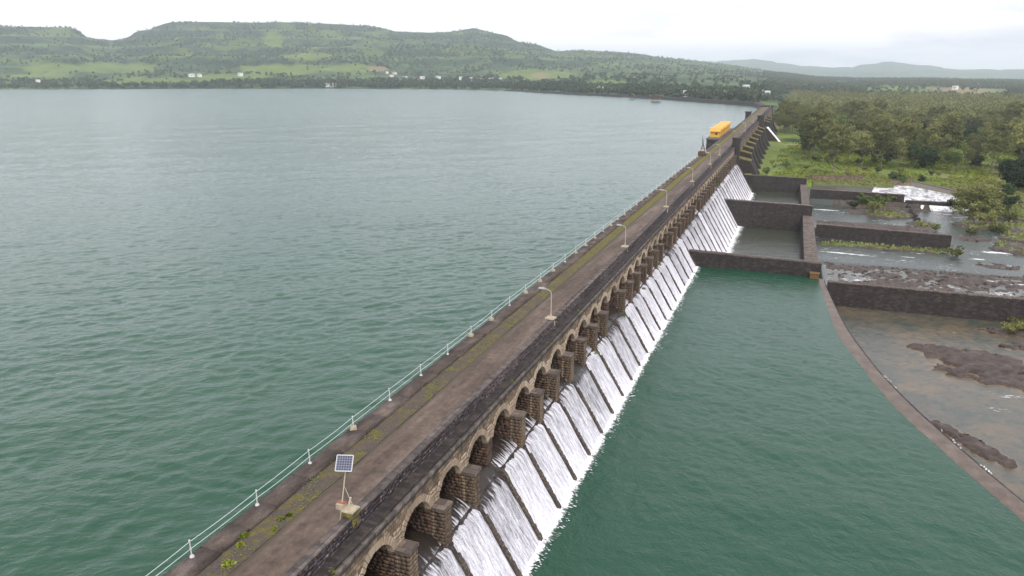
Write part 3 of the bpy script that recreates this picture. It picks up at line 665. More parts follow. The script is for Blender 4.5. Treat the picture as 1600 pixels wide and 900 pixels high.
def course_stones(faces, z0, z1, seed, mat, name, hc=.3, lw=(.35, .65)):
    """stone courses proud of a core: faces are ('x',xplane,y0,y1) or ('y',yplane,x0,x1,sign)"""
    r = random.Random(seed); P = []
    z = z0; row = 0
    while z < z1-.06:
        h = min(hc*r.uniform(.85, 1.15), z1-z)
        for f in faces:
            a, b = f[2], f[3]; t = a - (r.uniform(0, .25) if row % 2 else 0)
            while t < b-.02:
                L = r.uniform(*lw); s, e = max(t, a), min(t+L, b); pr = r.uniform(.02, .055); t += L
                if e-s < .05: continue
                if f[0] == 'x': P.append((f[1]-.1, f[1]+pr, s+.014, e-.014, z+.012, z+h-.014))
                else:
                    y0, y1 = (f[1]-pr, f[1]+.1) if f[4] < 0 else (f[1]-.1, f[1]+pr)
                    P.append((s+.014, e-.014, y0, y1, z+.012, z+h-.014))
        z += h; row += 1
    V, F = [], []; blocks(V, F, P); return np_mesh(name, V[0], F[0], mat)
AM = arch_mesh(); VM = [voussoir_mesh(i) for i in range(4)]
XB = -21.72
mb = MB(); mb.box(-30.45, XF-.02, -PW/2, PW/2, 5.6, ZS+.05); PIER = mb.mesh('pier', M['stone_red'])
mb = MB(); mb.box(XF-.3, XB, -.56, .56, 3.0, 9.12); BUT = mb.mesh('buttress', M['core'])
BST = [course_stones([('x', XB, -.57, .57), ('y', -.56, XF+.02, XB, -1), ('y', .56, XF+.02, XB, 1)], 4.2, 9.1, 20+i, M['stone'], 'buttress_stone') for i in range(4)]
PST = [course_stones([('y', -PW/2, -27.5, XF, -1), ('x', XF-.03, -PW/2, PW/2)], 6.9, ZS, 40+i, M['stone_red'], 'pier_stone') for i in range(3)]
mb = MB(); mb.box(XF-.05, XB+.1, -.68, .68, 9.1, 9.36); CAPM = mb.mesh('buttress_cap', M['walltop'])
PIL = course_stones([('x', XF+.03, -.5, .5)], 9.2, 10.55, 77, M['voussoir'], 'pilaster', .33, (.5, 1.0))
def groin_mesh(zb, short):
    mb = MB(); zt = 5.2 if not short else 6.3; n = 26; w = .23; hgt = .26
    Z = [zt + (zb-.8-zt)*i/n for i in range(n+1)]
    for i in range(n):
        j = random.uniform(-.05, .05); a, b = Z[i], Z[i+1]-.0
        def cr(z, s, up): x = face_x(z); return (x-.2 + (hgt+j+.2)*up*.86, s*w, z-.1*0 + (hgt+j)*up*.5)
        mb.hexa([cr(b, -1, 0), cr(b, 1, 0), cr(a, 1, 0), cr(a, -1, 0), cr(b, -1, 1), cr(b, 1, 1), cr(a, 1, 1), cr(a, -1, 1)])
    return mb.mesh('groin', M['groin'])
GM = {(zb, s): groin_mesh(zb, s) for zb in (0.0, LOWPOOL) for s in (False, True)}
def at_dam(name, me, y, parent=None):
    o = link_mesh(name, me); o.location = (0, y, 0)
    if parent is None: D(o)
    else: o.parent = parent; o.location = (0, 0, 0)
    return o
for k in range(KMIN, KMAX+1):
    y = pier_y(k)
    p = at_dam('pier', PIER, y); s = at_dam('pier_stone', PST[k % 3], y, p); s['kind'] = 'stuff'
    if k not in FLUSH:
        b = at_dam('buttress', BUT, y); s = at_dam('buttress_stone', BST[k % 4], y, b); s['kind'] = 'stuff'
        at_dam('buttress_cap', CAPM, y, b)
    pl = at_dam('pilaster', PIL, y); pl['kind'] = 'stuff'
    at_dam('groin', GM[(0.0 if y < 157 else LOWPOOL, k in FLUSH)], y)
    if k < KMAX:
        a = at_dam('arch', AM, y+SP/2); v = at_dam('voussoir_ring', VM[k % 4], y, a); v['kind'] = 'stuff'

# the solid end: tall dark pilaster blocks, mossy stepped ribs, second small chute
mb = MB(); mb.box(-23.9, -21.0, 299.6, 303.2, -5, 15.4); mb.box(-24.1, -20.8, 299.4, 303.4, 15.4, 15.8); D(mb.build('pilaster_block', M['dark']))
mb = MB(); mb.box(-23.9, -20.2, 462, 467, -5, 15.2); mb.box(-24.1, -20.0, 461.8, 467.2, 15.2, 15.6); D(mb.build('pilaster_block', M['dark']))
mb = MB(); mb.box(-31.9, -22.2, 648, 652.4, -5, 13.7); D(mb.build('end_block', M['dark']))
def mat_moss_cap():
    t = NT('mossy_stone'); p = t.pos(); n = t.noise(p, 1.3, 6, .65)
    col = t.ramp(n, [(.35, (.05, .042, .03)), (.5, (.12, .1, .03)), (.65, (.2, .17, .04))]); t.principled(col, .95, t.bump(n, .6, .2), .2); return t.m
M['mosscap'] = mat_moss_cap()
for i, (y, xt, zt) in enumerate([(308, -17.0, 6.2), (326, -18.0, 7.2), (344, -18.4, 7.6), (363, -18.6, 7.9), (384, -18.8, 8.1), (406, -18.9, 8.3), (430, -19.0, 8.5), (452, -19.0, 8.6), (512, -18.5, 8.6), (536, -18.5, 8.6), (562, -18.5, 8.6)]):
    w = 3.6 if i == 0 else 2.6
    prof = [(-23, -6), (xt+7.5, -6), (xt+5.0, -2.6), (xt+2.6, 1.2), (xt+.9, 4.6), (xt, zt-.4), (xt, zt), (-23, zt+1.2)]
    mb = MB(); mb.prism_y(prof, -w, w); r = mb.build('rib', M['dark'], None); r.location = (0, y+w, 0); D(r)
    mb = MB(); mb.hexa([(xt+.15, -w-.1, zt-.15), (xt+.15, w+.1, zt-.15), (-22.9, w+.1, zt+1.05), (-22.9, -w-.1, zt+1.05), (xt+.15, -w-.1, zt+.12), (xt+.15, w+.1, zt+.12), (-22.9, w+.1, zt+1.4), (-22.9, -w-.1, zt+1.4)])
    link_mesh('rib_cap', mb.mesh('rib_cap', M['mosscap']), r)
mb = MB(); mb.hexa([(-20, 486, -6), (-8.6, 486, -6), (-8.6, 500, -6), (-20, 500, -6), (-20.5, 486, 7.2), (-18.8, 486, 6.6), (-18.8, 500, 6.6), (-20.5, 500, 7.2)]); D(mb.build('outlet_chute', M['dark']))

# ------------------------------------------------------------------ falling water
def cascade_mesh(zb, seed, width=SPAN+.78, ys=None):
    r = np.random.default_rng(seed); nu = 26
    prof = [(-30.4, LAKE-.12), (-25.5, LAKE-.14), (-24.2, LAKE-.2), (-23.4, LAKE-.36), (-22.9, 6.85), (-22.4, 6.55), (-22.0, 6.2)]
    zz = np.linspace(5.8, zb-.15, 60 if zb > -1 else 90); prof += [(face_x(z)+.16, z) for z in zz]
    prof = np.array(prof); U = np.linspace(-width/2, width/2, nu); X, Uy = np.meshgrid(prof[:, 0], U, indexing='ij'); Z, _ = np.meshgrid(prof[:, 1], U, indexing='ij')
    w = np.where(X < -22.9, SPAN/width, 1.0); Y = Uy*w
    s = np.cumsum(np.r_[0, np.hypot(np.diff(prof[:, 0]), np.diff(prof[:, 1]))])[:, None]+0*X
    d = (.16*(fbm(Uy*2.2+seed*9, s*.28, 4)-.5)+.09*(fbm(Uy*6+seed, s*.9, 3)-.5))*sstep(6.6, 5.0, Z)
    d = d - .12*sstep(width/2-.25, width/2, np.abs(Uy))
    return grid_mesh('cascade_water', X+d*.86, Y, Z+d*.5, M['cascade'])
CM = {0.0: [cascade_mesh(0.0, i) for i in range(4)], LOWPOOL: [cascade_mesh(LOWPOOL, 10+i) for i in range(4)]}
for k in range(KMIN, KMAX):
    y = pier_y(k)+SP/2; zb = 0.0 if y < 157 else LOWPOOL
    o = link_mesh('cascade_water', CM[zb][k % 4]); o.location = (0, y, 0); tag(o, kind='structure')
def slab_water(name, y0, y1, p):
    U = np.linspace(y0, y1, 14); prof = np.array(p); S = np.linspace(0, 1, 24)
    x = np.interp(S, np.linspace(0, 1, len(p)), prof[:, 0]); z = np.interp(S, np.linspace(0, 1, len(p)), prof[:, 1])
    X, Y = np.meshgrid(x, U, indexing='ij'); Z, _ = np.meshgrid(z, U, indexing='ij'); d = .3*(fbm(Y*1.5, X*.5, 3)-.5)
    tag(link_mesh(name, grid_mesh(name, X+d*.6, Y, Z+d*.5, M['foam'])), kind='structure')
slab_water('outlet_cascade', 487, 499, [(-19.2, 6.95), (-18.7, 6.8), (-8.3, -4.6)])

# foam where the sheets meet the pools
def foam_mesh():
    rng = np.random.default_rng(3); Vs, Fs = [], []; n0 = 0
    O = np.array([(1, 0, 0), (0, 1, 0), (-1, 0, 0), (0, -1, 0), (0, 0, 1), (0, 0, -1)], float)
    T = np.array([(0, 1, 4), (1, 2, 4), (2, 3, 4), (3, 0, 4), (1, 0, 5), (2, 1, 5), (3, 2, 5), (0, 3, 5)])
    rows = []
    for k in range(KMIN, KMAX):
        y = pier_y(k)+SP/2; low = y > 157; z = LOWPOOL+(.3 if y > 232 else 0) if low else 0.0; xt = face_x(z)
        m = 70; u = rng.uniform(-1, 1, m); reach = (.45+.6*vnoise(np.full(m, k*3.1), u*1.5+5))*(1-.22*u**6)*(1.0 if not low else 1.2)
        q = rng.random(m)**2.2; x = xt + .05 + q*reach*1.7
        ln = rng.uniform(.12, .4, m)*(.6+.6*q); wd = rng.uniform(.025, .075, m)*(1.4-q); hh = rng.uniform(.02, .09, m)*(1.2-q)
        rows.append(np.stack([x, y+u*2.6, np.full(m, z+.02)+.05*(1-q), ln*.6, wd, hh], 1))
        m = 90; u = rng.uniform(-1, 1, m); x = xt+rng.uniform(-.25, .55, m)
        rows.append(np.stack([x, y+u*2.3, np.full(m, z+.05), rng.uniform(.12, .32, m), rng.uniform(.1, .26, m), rng.uniform(.06, .22, m)], 1))
    wo_ = np.array(wout); m = 900; i = rng.integers(0, len(wo_)-1, m); tt = rng.random(m)[:, None]; w_ = wo_[i]*(1-tt)+wo_[i+1]*tt
    sel = fbm(w_[:, 1]*.35, w_[:, 0]*.1, 3) > .57; w_ = w_[sel]; m = len(w_)
    rows.append(np.stack([w_[:, 0]+rng.uniform(-.12, .22, m), w_[:, 1], np.full(m, -.1), rng.uniform(.03, .08, m), rng.uniform(.04, .16, m), rng.uniform(.015, .04, m)], 1))
    P = np.concatenate(rows); n = len(P)
    V = P[:, None, :3] + O[None]*P[:, None, 3:6]; V += rng.normal(size=V.shape)*.02
    F = (T[None]+6*np.arange(n)[:, None, None]).reshape(-1, 3)
    tag(link_mesh('foam', np_mesh('foam', V.reshape(-1, 3), F, M['foam'], True)), 'white foam where the cascades strike the pool', 'foam', kind='stuff')
foam_mesh()
def mat_film():
    t = NT('foam_film'); p = t.pos(); f = t.n('ShaderNodeAttribute', attribute_name='fade').outputs['Fac']
    n = t.math('ADD', t.math('MULTIPLY', t.noise(t.map(p, (.55, 2.2, 1)), 1.5, 6, .72, .6), .6), t.math('MULTIPLY', t.noise(p, 5, 4, .7), .4))
    a = t.ramp(t.math('ADD', t.math('SUBTRACT', n, .5), f), [(.42, 0.0), (.62, 1.0)])
    pr = t.n('ShaderNodeBsdfPrincipled', {'Base Color': (.82, .83, .84), 'Roughness': .7}); tr = t.n('ShaderNodeBsdfTransparent'); mx = t.n('ShaderNodeMixShader', {0: a})
    t.t.links.new(tr.outputs[0], mx.inputs[1]); t.t.links.new(pr.outputs[0], mx.inputs[2]); t.t.links.new(mx.outputs[0], t.out.inputs['Surface']); return t.m
M['film'] = mat_film()
def foam_film(y0, y1, z, reach):
    ys = np.arange(y0, y1, .25); q = np.linspace(0, 1, 14); Y, Q = np.meshgrid(ys, q, indexing='ij'); x0 = face_x(z)
    rc = reach*(.6+.8*fbm(Y*.22, Y*0+2, 3)); X = x0 - .3 + Q*(rc+.3); Z = z + .13*(1-Q)**2 + .06 + .05*(fbm(X*2, Y*2, 2)-.5)
    o = link_mesh('foam_film', grid_mesh('foam_film', X, Y, Z, M['film'])); tag(o, 'thin drifting film of foam along the foot of the cascades', 'foam', kind='stuff')
    a = o.data.attributes.new('fade', 'FLOAT', 'POINT'); a.data.foreach_set('value', (.9-1.02*Q**.6).astype(np.float32).ravel())
foam_film(pier_y(KMIN), 158, 0.0, 3.4); foam_film(160, 232, LOWPOOL, 6.5); foam_film(234, 299, LOWPOOL+.3, 4.5)

# ------------------------------------------------------------------ weir
def build_weir():
    w = empty('weir', (9, 120, 0)); tag(w, 'curved low overflow weir of brownish stone holding the green pool', 'weir')
    n = len(win); mb = MB()
    for i in range(n-1):
        (a, b), (c, d) = win[i], win[i+1]; (e, f), (g, h) = wout[i], wout[i+1]
        mb.hexa([(a, b, -7), (e+.7, f, -7), (g+.7, h, -7), (c, d, -7), (a, b, -.03), (e, f, -.16), (g, h, -.16), (c, d, -.03)])
    o = mb.build('weir_body', M['dark']); o.parent = w; o.matrix_parent_inverse = Matrix.Translation(w.location).inverted()
    A = np.array(win); B = np.array(wout); S = np.linspace(0, 1, 9)
    X = A[:, None, 0]+(B-A)[:, None, 0]*S + 0; Y = A[:, None, 1]+(B-A)[:, None, 1]*S
    X[:, 0] -= .0; Z = .03 - .13*S[None]**2 + .03*(fbm(X*1.2, Y*1.2, 3)-.5); X[:, -1] += .12; Z[:, -1] = -.5; Z[:, 0] = -.03
    o = link_mesh('sheet_flow', grid_mesh('sheet_flow', X, Y, Z, M['weir'])); o.parent = w; o.matrix_parent_inverse = Matrix.Translation(w.location).inverted()
build_weir()

# ------------------------------------------------------------------ walls around the pools and in the river bed
def wall(name, label, p0, p1, thick, ztop0, ztop1, zbot, cat='wall', mat='dark', group=None, batter=0.25, cop=.8):
    p0 = Vector((*p0, 0)); p1 = Vector((*p1, 0)); d = (p1-p0); L = d.length; d.normalize(); nrm = Vector((d.y, -d.x, 0))   # nrm faces right of travel
    root = empty(name, (p0.x, p0.y, zbot)); tag(root, label, cat, group)
    mb = MB(); seg = max(2, int(L/3))
    def q(t, s, z): v = p0 + d*(L*t) + nrm*s - Vector((p0.x, p0.y, zbot)); return (v.x, v.y, z-zbot)
    zt = lambda t: ztop0+(ztop1-ztop0)*t - .14
    for i in range(seg):
        a, b = i/seg, (i+1)/seg
        mb.hexa([q(a, thick/2+batter, zbot), q(b, thick/2+batter, zbot), q(b, -thick/2-batter, zbot), q(a, -thick/2-batter, zbot), q(a, thick/2, zt(a)), q(b, thick/2, zt(b)), q(b, -thick/2, zt(b)), q(a, -thick/2, zt(a))])
    body = mb.build('wall_body', M[mat], root)
    mb = MB(); n = max(2, int(L/cop)); r = random.Random(int(p0.x*7+p0.y))
    for i in range(n):
        a, b = i/n+.03/L, (i+1)/n-.03/L; w0 = thick/2+.06+r.uniform(-.02, .05); z = r.uniform(-.03, .04)
        mb.hexa([q(a, w0, zt(a)-.02), q(b, w0, zt(b)-.02), q(b, -w0, zt(b)-.02), q(a, -w0, zt(a)-.02), q(a, w0, zt(a)+.17+z), q(b, w0, zt(b)+.17+z), q(b, -w0, zt(b)+.17+z), q(a, -w0, zt(a)+.17+z)])
    c = mb.build('coping', M['walltop'], root); c['kind'] = 'stuff'
    return root
wall('cross_wall', 'dark stone cross wall closing the green pool, nearest of the three from the spillway', (-20.4, 158.9), (6.9, 158.9), 1.5, 3.3, 2.9, -8)
wall('cross_wall', 'dark stone cross wall between the two low pools, middle of the three from the spillway', (-20.4, 232.8), (5.8, 232.8), 1.5, 2.9, 2.4, -8)
wall('cross_wall', 'dark stone cross wall below the grassy bank, farthest of the three from the spillway', (-20.0, 305.6), (4.4, 305.6), 1.4, 1.3, 1.0, -8)
wall('pool_side_wall', 'broad flat-topped stone wall beside the nearer low pool, between two cross walls', (5.45, 159.8), (4.75, 231.9), 2.7, -.5, -.6, -8, batter=.5)
wall('pool_side_wall', 'broad flat-topped stone wall beside the farther low pool, below the grassy bank', (4.6, 233.7), (3.4, 304.7), 2.3, -1.3, -1.5, -8, batter=.5)
mb = MB(); mb.box(4.9, 6.6, 156.6, 158.1, -3, .9); mb.box(4.8, 6.7, 156.5, 158.1, .9, 1.05)
t = NT('ochre_stain'); n = t.noise(t.pos(), 2, 4); t.principled(t.mix(n, (.09, .05, .02), (.17, .1, .035)), .9)
o = mb.build('ochre_footing', t.m); tag(o, 'ochre stained stone footing at the corner where weir meets cross wall', 'footing')
wall('river_wall', 'long dark stone wall in the riverbed, nearest of the three beyond the weir', (8.2, 153.6), (75, 154.0), 1.1, .55, .5, -6.5)
wall('river_wall', 'dark stone wall ending midway in the riverbed rapids, with rock behind it', (7.0, 219.6), (39.8, 216.8), 1.1, -.45, -.6, -6.5)
wall('river_wall', 'dark stone wall in the riverbed by the bushes, farthest of the three', (5.6, 281.0), (35.4, 279.6), 1.1, .5, .3, -6.5)
wall('low_wall', 'low dark stone wall under the white outlet water', (35.8, 278.6), (55, 279.8), 1.0, -1.4, -1.5, -6)
wall('low_wall', 'low dark stone wall at the right edge behind the willow bush', (66, 284.5), (100, 290), 1.0, -.7, -.8, -6)
wall('low_wall', 'grey rubble wall along the near edge of the meadow', (5.4, 320.0), (25.5, 324.5), .9, .45, .2, -5, mat='masonry')
wall('low_wall', 'grey rubble wall behind the white outlet water', (34.0, 321.5), (43.2, 322.6), .9, -.2, -.2, -5, mat='masonry')
t = NT('pale_concrete'); n = t.noise(t.pos(), .8, 5); t.principled(t.mix(n, (.2, .175, .14), (.34, .3, .25)), .9, t.bump(n, .4, .1)); M['paleconc'] = t.m
wall('channel_wall', 'pale straight concrete wall slanting beside the white outlet water', (43.0, 322.4), (55.5, 301.0), 1.4, -.4, -.7, -5, mat='paleconc', cop=6)
for i, (px, py) in enumerate([(1419, 326), (1423, 331), (1427, 336), (1430, 340), (1434, 345)]):
    c = at(px, py, RIVER+.3); mb = MB(); h = random.uniform(.9, 1.3); w = .75
    mb.hexa([(-w, -w, -1.5), (w, -w, -1.5), (w, w, -1.5), (-w, w, -1.5), (-w*.8, -w*.85, h), (w*.75, -w*.8, h*.92), (w*.8, w*.8, h), (-w*.75, w*.85, h*1.05)])
    o = mb.build('stone_block', M['dark'], loc=(c.x, c.y, c.z)); o.rotation_euler[2] = random.uniform(-.3, .3)
    tag(o, 'squat dark stone block standing in a slanting row across the rapids', 'stone', 'row of stone blocks in the rapids')

# ------------------------------------------------------------------ railing on the lake side
def build_railing():
    ys = [28.4+5.86*i for i in range(-3, 40)]
    root = empty('lakeside_railing', (-31.45, ys[0], 12.55)); tag(root, 'two-bar pipe railing with white posts along the lake edge of the deck', 'railing')
    mb = MB()
    mb.tube((0, 0, 0), (0, 0, 1.12), .042, .036, 8); mb.tube((0, 0, 1.1), (0, 0, 1.18), .07, .05, 8); mb.tube((0, 0, .5), (0, 0, .62), .06, .06, 8)
    POST = mb.mesh('post', M['white'])
    mb = MB(); mb.tube((0, 0, -.02), (0, 0, .12), .17, .11, 8); FOOT = mb.mesh('post_foot', M['white'])
    mb = MB(); mb.hexa([(-.3, -.32, -.1), (.3, -.3, -.1), (.28, .3, -.1), (-.3, .3, -.1), (-.24, -.25, .26), (.22, -.24, .24), (.24, .22, .25), (-.22, .25, .27)]); BLK = mb.mesh('post_block', M['plaster'])
    tops = []
    for i, y in enumerate(ys):
        lean = random.uniform(-.035, .035), random.uniform(-.04, .04)
        p = link_mesh('post', POST, root, (0, y-ys[0], 0)); p.rotation_euler = (lean[0], lean[1], random.random())
        tops.append((Vector((1.05*lean[1], y-ys[0]-1.05*lean[0], 1.05)), Vector((.56*lean[1], y-ys[0]-.56*lean[0], .56))))
        link_mesh('post_foot', FOOT, p)
        if i % 4 == 2 or y > 75 and i % 2: link_mesh('post_block', BLK, p)
    for i in range(len(tops)-1):
        for h in (0, 1):
            a, b = tops[i][h], tops[i+1][h]; mb = MB(); sag = random.uniform(.0, .07); prev = a
            for s in range(1, 7):
                t = s/6; q = a.lerp(b, t)-Vector((0, 0, sag*4*t*(1-t))); mb.tube(prev, q, .024, n=6, caps=s in (1, 6)); prev = q
            mb.build('rail', M['railpaint'], root)
build_railing()

# ------------------------------------------------------------------ lamp posts on the parapet
def lamp_post():
    root = empty('lamp_post')
    mb = MB(); mb.box(-.36, .36, -.36, .36, -1.0, .25); ped = mb.build('pedestal', M['plaster'], root)
    mb = MB(); mb.hexa([(-.55, -.5, .25), (.52, -.5, .25), (.52, .5, .25), (-.55, .5, .25), (-.5, -.45, .42), (.46, -.45, .42), (.46, .45, .42), (-.5, .45, .42)]); mb.build('pedestal_cap', M['plaster'], ped)
    mb = MB(); mb.tube((0, 0, .4), (0, 0, 3.3), .055, .045, 8); mb.tube((0, 0, .4), (0, 0, .75), .085, .085, 8); mb.build('pole', M['cream'], root)
    mb = MB(); pts = [Vector((0, 0, 3.25)), Vector((-.12, -.04, 3.5)), Vector((-.4, -.15, 3.66)), Vector((-.62, -.24, 3.72))]
    for a, b in zip(pts[:-1], pts[1:]): mb.tube(a, b, .04, n=8)
    mb.build('arm', M['lamp'], root)
    mb = MB(); mb.hexa([(-1.35, -.62, 3.74), (-1.25, -.38, 3.74), (-.6, -.15, 3.66), (-.66, -.34, 3.66), (-1.3, -.58, 3.9), (-1.24, -.42, 3.9), (-.6, -.18, 3.82), (-.65, -.32, 3.82)]); mb.build('lamp_head', M['lamp'], root)
    return root
def copy_tree(o, parent=None):
    c = o.copy(); COL.objects.link(c); c.parent = parent
    for ch in o.children: copy_tree(ch, c)
    return c
LP = lamp_post()
LAMPS = [(75.4, 'cream lamp post on parapet, nearest to the solar panel'), (113.4, 'second cream lamp post on parapet beyond the solar panel'), (151.8, 'third lamp post along the parapet, level with the nearest cross wall'), (190.6, 'fourth lamp post along the parapet, level with the nearer low pool'), (229.2, 'fifth lamp post along the parapet, level with the middle cross wall'), (256, 'sixth lamp post along the parapet, just past the rusty winch'), (318, 'lamp post on parapet just beyond the first dark pilaster block'), (370, 'lamp post on parapet beside the far end of the yellow cabins'), (430, 'farthest lamp post on the deck, before the second pilaster block')]
for i, (y, lab) in enumerate(LAMPS):
    o = LP if i == 0 else copy_tree(LP)
    o.location = (-24.2, y, 13.35); o.rotation_euler[2] = random.uniform(-.25, .25); tag(o, lab, 'lamp post', 'lamp posts along the parapet')

# ------------------------------------------------------------------ solar mast
def mat_solar():
    t = NT('solar_cells'); g = t.n('ShaderNodeTexCoord').outputs['Object']
    b = t.n('ShaderNodeTexBrick', {'Vector': g, 'Color1': (.014, .018, .045), 'Color2': (.022, .028, .065), 'Mortar': (.24, .25, .3), 'Scale': 1.0, 'Mortar Size': .009, 'Brick Width': .155, 'Row Height': .155}, offset=0.0)
    t.principled(b.outputs['Color'], .3, None, .5); return t.m
M['solar'] = mat_solar()
def build_solar():
    b = Vector((-24.15, 34.4, 13.45)); root = empty('solar_mast', b); tag(root, 'small solar panel on leaning pole with battery box beside the parapet', 'solar panel')
    mb = MB(); mb.box(-.38, .36, -.4, .4, -.95, .4); ped = mb.build('pedestal', M['mosscap'], root)
    mb = MB(); mb.hexa([(-.45, -.45, .4), (.42, -.45, .4), (.42, .45, .4), (-.45, .45, .4), (-.42, -.42, .48), (.38, -.42, .48), (.38, .42, .48), (-.42, .42, .48)]); mb.build('pedestal_cap', M['plaster'], ped)
    p0, p1 = Vector((-.78, -.2, -.85)), Vector((-.35, .3, 3.15))
    mb = MB(); mb.tube(p0, p1, .04, n=8); mb.build('pole', M['cream'], root)
    mb = MB(); mb.tube((.0, .25, .55), p0.lerp(p1, .7), .02, n=6); mb.build('brace', M['cream'], root)
    mb = MB(); mb.box(-.9, -.4, -.28, .15, .38, .74); bx = mb.build('battery_box', M['plaster'], root)
    mb = MB(); mb.box(-.93, -.37, -.1, .18, .743, .79); mb.build('box_lid', M['redpaint'], bx)
    mb = MB(); mb.tube((-.25, .25, .6), (-.15, .3, 1.05), .07, n=8); mb.build('siren_horn', M['cream'], root)
    T = Matrix.Translation(p1+Vector((-.05, -.05, .33))) @ Matrix.Rotation(R(18), 4, 'Z') @ Matrix.Rotation(R(48), 4, 'X')
    mb = MB(); mb.box(-.5, .5, -.48, .48, -.03, .0); fr = mb.build('panel', M['solar'], root); fr.matrix_local = T
    mb = MB()
    for a in ((-.54, -.5, -.5, .5), (.5, .54, -.5, .5), (-.5, .5, -.52, -.48), (-.5, .5, .48, .52)): mb.box(a[0], a[1], a[2], a[3], -.045, .015)
    mb.build('panel_frame', M['white'], fr)
    mb = MB(); mb.tube(p1, p1+Vector((-.05, -.05, .3)), .03, n=6); mb.tube(p1+Vector((0, -.02, -.3)), p1+Vector((-.35, -.2, .1)), .02, n=6); mb.build('panel_bracket', M['steel'], root)
build_solar()

# ------------------------------------------------------------------ rusty winch, intake platform, yellow cabins
def build_winch():
    root = empty('winch', (-30.6, 263.5, 12.5)); tag(root, 'rusty brown winch with tall pointed mast on the lake side of the deck', 'winch')
    mb = MB(); mb.box(-1.3, 1.3, -1.5, 1.5, 0, .5); mb.box(-1.0, 1.0, -1.1, 1.1, .5, .8); mb.build('base', M['rust'], root)
    mb = MB(); mb.tube((-.9, 0, 1.3), (.9, 0, 1.3), .62, n=14); mb.tube((-1.0, 0, 1.3), (-.9, 0, 1.3), .85, n=14); mb.tube((.9, 0, 1.3), (1.0, 0, 1.3), .85, n=14); mb.build('drum', M['cream'], root)
    mb = MB()
    for sx in (-1, 1):
        for s in (-1, 1): mb.tube((sx*.95, s*.9, .6), (sx*.25, s*.15, 3.4), .09, n=6)
    for z in (1.6, 2.3, 3.0):
        w = .95-(z-.6)/2.8*.7; d = .9-(z-.6)/2.8*.75
        for a, b in (((-w, -d), (w, -d)), ((w, -d), (w, d)), ((w, d), (-w, d)), ((-w, d), (-w, -d))): mb.tube((*a, z), (*b, z), .06, n=5)
    mb.tube((0, 0, 3.2), (-.35, 0, 6.6), .28, .06, 8); mb.build('mast', M['rust'], root)
    mb = MB(); mb.hexa([(-1.5, -1.7, .5), (1.2, -1.7, .5), (1.2, -.9, .5), (-1.5, -.9, .5), (-1.3, -1.6, 1.5), (1.0, -1.6, 1.4), (1.0, -1.0, 1.5), (-1.3, -1.0, 1.6)]); mb.build('gear_case', M['rust'], root)
build_winch()
pf = empty('intake_tower', (-34, 360, 0)); tag(pf, 'dark masonry intake tower standing in the lake under the yellow cabins', 'tower')
mb = MB(); mb.box(-37.4, -31.72, 333, 398, -6, 11.8); o = mb.build('tower_wall', M['dark'], None); o.parent = pf; o.matrix_parent_inverse = Matrix.Translation(pf.location).inverted()
mb = MB(); mb.box(-37.6, -31.73, 332.7, 398.4, 11.8, 12.5); o = mb.build('tower_cap', M['coping'], None); o.parent = pf; o.matrix_parent_inverse = Matrix.Translation(pf.location).inverted()
mb = MB()
for i in range(8): mb.tube((-37.4, 333+8.9*i, 12.5), (-37.4, 333+8.9*i, 13.6), .06, n=6)
mb.tube((-37.4, 333, 13.55), (-37.4, 396, 13.55), .05, n=6); mb.tube((-37.4, 333, 13.0), (-37.4, 396, 13.0), .05, n=6); mb.tube((-37.4, 333, 13.55), (-35.5, 333, 13.55), .05, n=6)
o = mb.build('guard_rail', M['white'], None); o.parent = pf; o.matrix_parent_inverse = Matrix.Translation(pf.location).inverted()
def cabin():
    root = empty('gate_cabin'); L = 8.0; w = 2.0
    mb = MB(); mb.box(-w, w, 0, L, 0, 2.4); wl = mb.build('wall', M['yellow'], root)
    mb = MB(); mb.box(.25, 1.05, -.03, .04, .9, 1.9); mb.build('window', M['dark_hole'], wl)
    for i in range(5):
        mb = MB(); mb.box(w, w+.06, .3+i*1.75, .48+i*1.75, .05, 2.3); mb.build('wall_rib', M['yellow_roof'], wl)
    mb = MB(); mb.v += [(x, y_, z_) for x in (-w-.35, w+.35) for y_, z_ in ((-.7, 2.3), (L+.7, 2.3), (L+.7, 2.45), (L/2, 3.7), (-.7, 2.45))]; mb.f += [(4, 3, 2, 1, 0), (5, 6, 7, 8, 9)] + [(i, (i+1) % 5, 5+(i+1) % 5, 5+i) for i in range(5)]; mb.m += [0]*7; rf = mb.build('roof', M['yellow_roof'], root)
    mb = MB(); mb.box(-w-.5, w+.5, L/2-.2, L/2+.2, 3.5, 3.95); mb.build('roof_ridge', M['yellow_pale'], rf)
    return root
CB = cabin()
for i, lab in enumerate(['nearest yellow gate cabin on the intake tower, dark window in its end wall', 'second yellow gate cabin from the near end of the intake tower', 'middle yellow gate cabin of the row on the intake tower', 'fourth yellow gate cabin from the near end of the intake tower', 'farthest yellow gate cabin at the end of the intake tower']):
    o = CB if i == 0 else copy_tree(CB)
    o.location = (-34.9, 341+i*10.4, 12.5); tag(o, lab, 'cabin', 'yellow gate cabins on the intake tower')
kt = empty('valve_tower', (-34, 538, 0)); tag(kt, 'small dark square valve tower on the lake side near the far end', 'tower')
mb = MB(); mb.box(-1.8, 1.8, -2, 2, 0, 13.4); mb.build('tower_wall', M['dark'], kt)
mb = MB(); mb.box(-2.3, 2.3, -2.5, 2.5, 13.4, 14.1); mb.build('tower_cap', M['dark'], kt)

